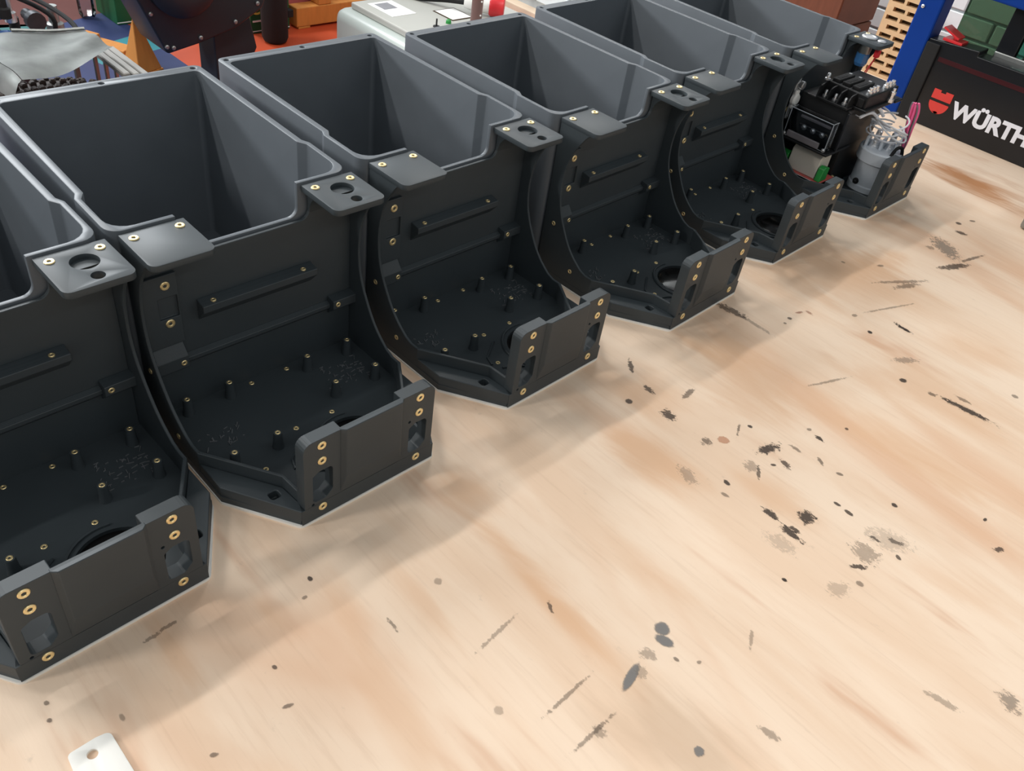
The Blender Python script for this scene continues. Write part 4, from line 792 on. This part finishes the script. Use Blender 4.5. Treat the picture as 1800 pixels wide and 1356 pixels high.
# timber frame at right
t = empty('timber_frame', (2.62, 3.98, FZ)); tag(t, 'orange brown timber frame lying on the red floor behind the black cylinder', 'timber')
child('beam', softbox(-0.21, 0.40, -0.045, 0.045, 0.012, 0.118, 0.005), M['orange_wood'], t)
child('beam', softbox(-0.21, 0.40, 0.42, 0.51, 0.012, 0.118, 0.005), M['orange_wood'], t)
child('post', softbox(-0.06, 0.03, -0.040, 0.045, 0.1185, 0.45, 0.005), M['orange_wood'], t)
child('foot', softbox(-0.20, -0.12, -0.045, 0.51, 0.0, 0.0115, 0.002), M['orange_wood'], t)
child('foot', softbox(0.26, 0.34, -0.045, 0.51, 0.0, 0.0115, 0.002), M['orange_wood'], t)
t = empty('pink_carton', (2.62, 4.22, FZ)); tag(t, 'pink cardboard box standing inside the timber frame', 'box')
child('carton', softbox(-0.18, 0.22, -0.14, 0.12, 0.0125, 0.26, 0.004), M['pink_card'], t); child('flap', softbox(-0.18, 0.22, -0.142, -0.02, 0.2605, 0.264, 0.001), M['pink_card'], t)
# green cartons
def carton(loc, sx, sy, sz, label):
    t = empty('green_carton', loc); tag(t, label, 'carton', 'green cartons')
    child('box', softbox(-sx/2, sx/2, -sy/2, sy/2, 0, sz, 0.004), M['green_box'], t); child('tape', softbox(-sx/2-0.001, sx/2+0.001, -0.02, 0.02, sz-0.003, sz+0.001, 0.0005, 1), M['green_box'], t)
    child('bottom_line', softbox(-sx/2, sx/2, -sy/2-0.001, -sy/2+0.001, 0.010, 0.015, 0.0003, 1), M['label_white'], t)
    return t
c1 = carton((2.255, 4.09, FZ), 0.25, 0.25, 0.42, 'green carton with yellow letters standing between black machine and black cylinder')
lettering('ce', 0.060, 0.105, 'yellow_lettering', M['yellow_print'], c1, (-0.112, -0.126, 0.105), (1, 0, 0), (0, 0, 1), 0.001, 0.02)
child('small_print', softbox(-0.112, -0.055, -0.1262, -0.125, 0.062, 0.072, 0.0002, 1), M['label_white'], c1)
carton((1.665, 4.47, FZ), 0.25, 0.26, 0.46, 'plain green carton standing left of the black machine')
carton((1.885, 4.04, FZ), 0.12, 0.12, 0.055, 'low green carton under the black machine')
# black machine: drum housing with flange bolts, slab leg
t = empty('black_machine', (1.52, 3.42, FZ)); tag(t, 'large black drum shaped machine on a slab leg on the red floor', 'machine')
bm = bmesh.new()
prof = [(-0.33, 0.55), (-0.195, 0.235), (-0.04, 0.262), (0.156, 0.310), (0.30, 0.385), (0.38, 0.60), (0.32, 1.00), (-0.30, 1.00)]
b_prism(bm, rounded(prof, [0.05, 0.02, 0.1, 0.1, 0.06, 0.1, 0.1, 0.1], 4), 'y', -0.13, 0.13); child('drum', shade(boolean(tomesh(bm), [], 0.010, 3), 50), M['machine_black'], t)
bm = bmesh.new(); b_lathe(bm, [(0.165, -0.1305), (0.165, -0.17), (0.145, -0.19), (0.09, -0.20)], 30, (-0.10, 0, 0.56), 'y'); child('motor_cover', shade(tomesh(bm)), M['machine_black'], t)
bolt = bmesh.new(); b_lathe(bolt, [(0.010, -0.1305), (0.010, -0.136), (0.006, -0.139)], 10, axis='y'); bolt = shade(tomesh(bolt))
for x, z in ((-0.195, 0.270), (-0.165, 0.262), (-0.03, 0.290), (0.150, 0.340), (0.27, 0.410), (-0.25, 0.42)): child('bolt', bolt, M['steel_dull'], t, (x, 0, z))
bm = bmesh.new(); b_prism(bm, [(0.06, 0.012), (0.19, 0.012), (0.285, 0.185), (0.25, 0.36), (0.06, 0.30)], 'y', -0.08, 0.08); child('leg', boolean(tomesh(bm), [], 0.006, 2), M['machine_black'], t)
child('foot_plate', softbox(0.04, 0.22, -0.12, 0.12, 0.0, 0.012, 0.003), M['machine_black'], t)
# black cylinder
t = empty('black_cylinder', (2.195, 3.82, FZ)); tag(t, 'upright black cylinder standing right of the black machine', 'cylinder')
bm = bmesh.new(); b_lathe(bm, [(0.045, 0.0), (0.062, 0.008), (0.072, 0.030), (0.074, 0.30), (0.074, 0.62), (0.065, 0.64)], 28); child('shell', shade(tomesh(bm)), M['black_rough'], t)
child('side_lug', softbox(0.0735, 0.11, -0.02, 0.02, 0.125, 0.165, 0.004), M['black_rough'], t)
# orange wood wedges
t = empty('wooden_wedge', (1.375, 3.70, FZ)); t.rotation_euler = (0, 0, math.radians(20)); tag(t, 'tall pointed orange wooden wedge standing on the blue floor', 'wedge')
bm = bmesh.new(); vs = [bm.verts.new(p) for p in ((-0.075, -0.05, 0.016), (0.075, -0.05, 0.016), (0.075, 0.06, 0.016), (-0.075, 0.06, 0.016), (-0.02, 0.0, 0.275), (0.0, 0.0, 0.270))]
for f in ((0, 3, 2, 1), (0, 1, 5, 4), (1, 2, 5), (2, 3, 4, 5), (3, 0, 4)): bm.faces.new([vs[i] for i in f])
child('block', boolean(tomesh(bm), [], 0.003, 1), M['orange_wood'], t); child('sole', softbox(-0.080, 0.080, -0.055, 0.065, 0.0, 0.0158, 0.003), M['orange_wood'], t)
t = empty('wooden_block', (1.325, 3.95, FZ)); t.rotation_euler = (0, 0, math.radians(-62)); tag(t, 'low orange wooden block behind the pointed wedge', 'block')
child('block', softbox(-0.16, 0.12, -0.045, 0.045, 0.0, 0.065, 0.005), M['orange_wood'], t); child('cleat', softbox(-0.16, -0.08, -0.040, 0.040, 0.0655, 0.085, 0.003), M['orange_wood'], t)
# left: stand with aluminium sheet, knobbly tyre, grey channels, engine
ZS = -0.352
t = empty('aluminium_sheet', (0, 0, ZS)); tag(t, 'scuffed silver metal sheet lying over a tyre at top left', 'metal sheet')
bm = bmesh.new(); nx, ny = 18, 12
def sheet(u, v):
    a = Vector((0.325, 2.345, 0)); b = Vector((0.635, 2.330, 0)); c = Vector((0.645, 2.155, 0)); d = Vector((0.325, 1.990, 0))
    p = (a*(1-u)+b*u)*(1-v)+(d*(1-u)+c*u)*v
    p.y -= 0.010*math.sin(PI*u)*v
    p.z = 0.012*math.sin(u*6.0+v*2)*(1-u)+0.006*math.sin(v*9+u*4)
    return p
g = [[bm.verts.new(sheet(i/nx, j/ny)) for j in range(ny+1)] for i in range(nx+1)]
for i in range(nx):
    for j in range(ny): bm.faces.new((g[i][j], g[i+1][j], g[i+1][j+1], g[i][j+1]))
bmesh.ops.solidify(bm, geom=bm.faces[:], thickness=0.003)
child('sheet', shade(tomesh(bm), 60), M['foil'], t)
bm = bmesh.new(); g = [[bm.verts.new(sheet(0, j/ny)+Vector((-0.035*k/3-0.002, -0.012*k/3, -0.030*k*k/9*2))) for j in range(ny+1)] for k in range(4)]
for i in range(3):
    for j in range(ny): bm.faces.new((g[i][j], g[i+1][j], g[i+1][j+1], g[i][j+1]))
bmesh.ops.solidify(bm, geom=bm.faces[:], thickness=0.003); child('flange', shade(tomesh(bm), 60), M['foil'], t)
bm = bmesh.new(); b_tube(bm, [sheet(i/nx, 0)+Vector((0, 0.004, 0.004)) for i in range(6, nx+1)], 0.005, 6); child('rolled_edge', shade(tomesh(bm)), M['steel_dull'], t)
# tyre
t = empty('knobbly_tyre', (0.44, 2.09, -0.565)); tag(t, 'brown knobbly tyre beneath the silver sheet', 'tyre')
bm = bmesh.new(); n1, n2, RR, rr_ = 44, 14, 0.155, 0.100
rings = [[bm.verts.new(((RR+rr_*math.cos(b))*math.cos(a), (RR+rr_*math.cos(b))*math.sin(a), rr_*math.sin(b))) for b in [2*PI*j/n2 for j in range(n2)]] for a in [2*PI*i/n1 for i in range(n1)]]
for i in range(n1):
    for j in range(n2): bm.faces.new((rings[i][j], rings[(i+1) % n1][j], rings[(i+1) % n1][(j+1) % n2], rings[i][(j+1) % n2]))
child('carcass', shade(tomesh(bm)), M['tyre'], t)
knob = softbox(-0.009, 0.009, -0.010, 0.010, -0.008, 0.008, 0.004, 1)
for i in range(36):
    for j in range(8):
        a = 2*PI*(i+0.5*(j % 2))/36; b = -0.15+0.33*j
        nrm = Vector((math.cos(b)*math.cos(a), math.cos(b)*math.sin(a), math.sin(b)))
        pos = Vector((RR*math.cos(a), RR*math.sin(a), 0))+nrm*(rr_+0.002)
        o = child('tread_knob', knob, M['tyre'], t); o.location = pos; o.rotation_euler = nrm.to_track_quat('Z', 'Y').to_euler()
# stand of grey channels carrying sheet and tyre
t = empty('channel_stand', (0.0, 0.0, FZ)); tag(t, 'stand of grey steel channels carrying the tyre and silver sheet', 'stand')
for x, y in ((0.20, 1.84), (0.72, 1.84), (0.20, 2.40), (0.72, 2.40)): child('leg', softbox(x-0.02, x+0.02, y-0.02, y+0.02, 0.0, 0.3895, 0.003, 1), M['steel_dull'], t)
child('deck', softbox(0.17, 0.75, 1.81, 2.43, 0.390, 0.4240, 0.004), M['steel_dull'], t)
for k in range(3):
    x = 0.650+0.030*k
    child('channel', softbox(x-0.011, x+0.011, 2.095, 2.345, 0.672-0.006*k, 0.690-0.006*k, 0.003, 1), M['channel_grey'], t)
    for y in (2.33,): child('upright', softbox(x-0.006, x+0.006, y-0.006, y+0.006, 0.4245, 0.6715-0.006*k, 0.002, 1), M['steel_dull'], t)
child('channel_end', softbox(0.615, 0.735, 2.075, 2.0945, 0.660, 0.682, 0.003), M['channel_grey'], t)
child('upright', softbox(0.718, 0.732, 2.078, 2.092, 0.4245, 0.6595, 0.002, 1), M['steel_dull'], t)
for x, y in ((0.33, 2.335), (0.60, 2.365)): child('sheet_prop', softbox(x-0.008, x+0.008, y-0.008, y+0.008, 0.4245, 0.735, 0.002, 1), M['steel_dull'], t)
# engine
t = empty('oily_engine', (0.45, 2.80, FZ)); tag(t, 'oily engine block with hoses and blue cover at the top left corner', 'engine')
child('block', softbox(-0.35, 0.13, -0.10, 0.35, 0.0, 0.55, 0.02), M['engine'], t)
child('blue_cover', softbox(-0.20, 0.09, -0.15, -0.06, 0.56, 0.63, 0.015), M['engine_blue'], t)
rr = random.Random(3)
for k in range(16):
    x = rr.uniform(-0.10, 0.24); z = rr.uniform(0.58, 0.74); r = rr.uniform(0.012, 0.032)
    bm = bmesh.new(); b_lathe(bm, [(r, -0.06), (r, -0.03), (r*0.6, -0.025), (r*0.6, 0.03)], 14, (x, rr.uniform(-0.12, 0.02), z), rr.choice(['x', 'y', 'z'])); child('fitting', shade(tomesh(bm)), rr.choice([M['engine'], M['steel_dull'], M['steel'], M['engine_blue'], M['black_rough'], M['engine']]), t)
for a in (((0.20, -0.40, 0.66), (0.22, -0.25, 0.70), (0.14, -0.05, 0.74), (-0.05, 0.05, 0.80)), ((0.02, -0.10, 0.60), (-0.02, -0.12, 0.68), (-0.12, 0.0, 0.74)), ((0.20, -0.08, 0.56), (0.22, -0.10, 0.66), (0.12, 0.0, 0.72), (0.0, 0.1, 0.74))):
    bm = bmesh.new(); b_tube(bm, smooth_path(a), 0.008, 8); child('hose', shade(tomesh(bm)), M['black_rough'], t)
t = empty('clear_sleeve', (1.45, 4.50, FZ)); tag(t, 'crumpled clear plastic sleeve standing beside the plain green carton', 'plastic sleeve')
bm = bmesh.new(); b_lathe(bm, [(0.03, 0.0), (0.045, 0.03), (0.05, 0.2), (0.035, 0.26), (0.045, 0.40)], 10); child('sleeve', tomesh(bm), M['clear'], t)
bm = bmesh.new(); b_lathe(bm, [(0.05, 0.40), (0.05, 0.42), (0.035, 0.43)], 10); child('cuff', tomesh(bm), M['steel_dull'], t)
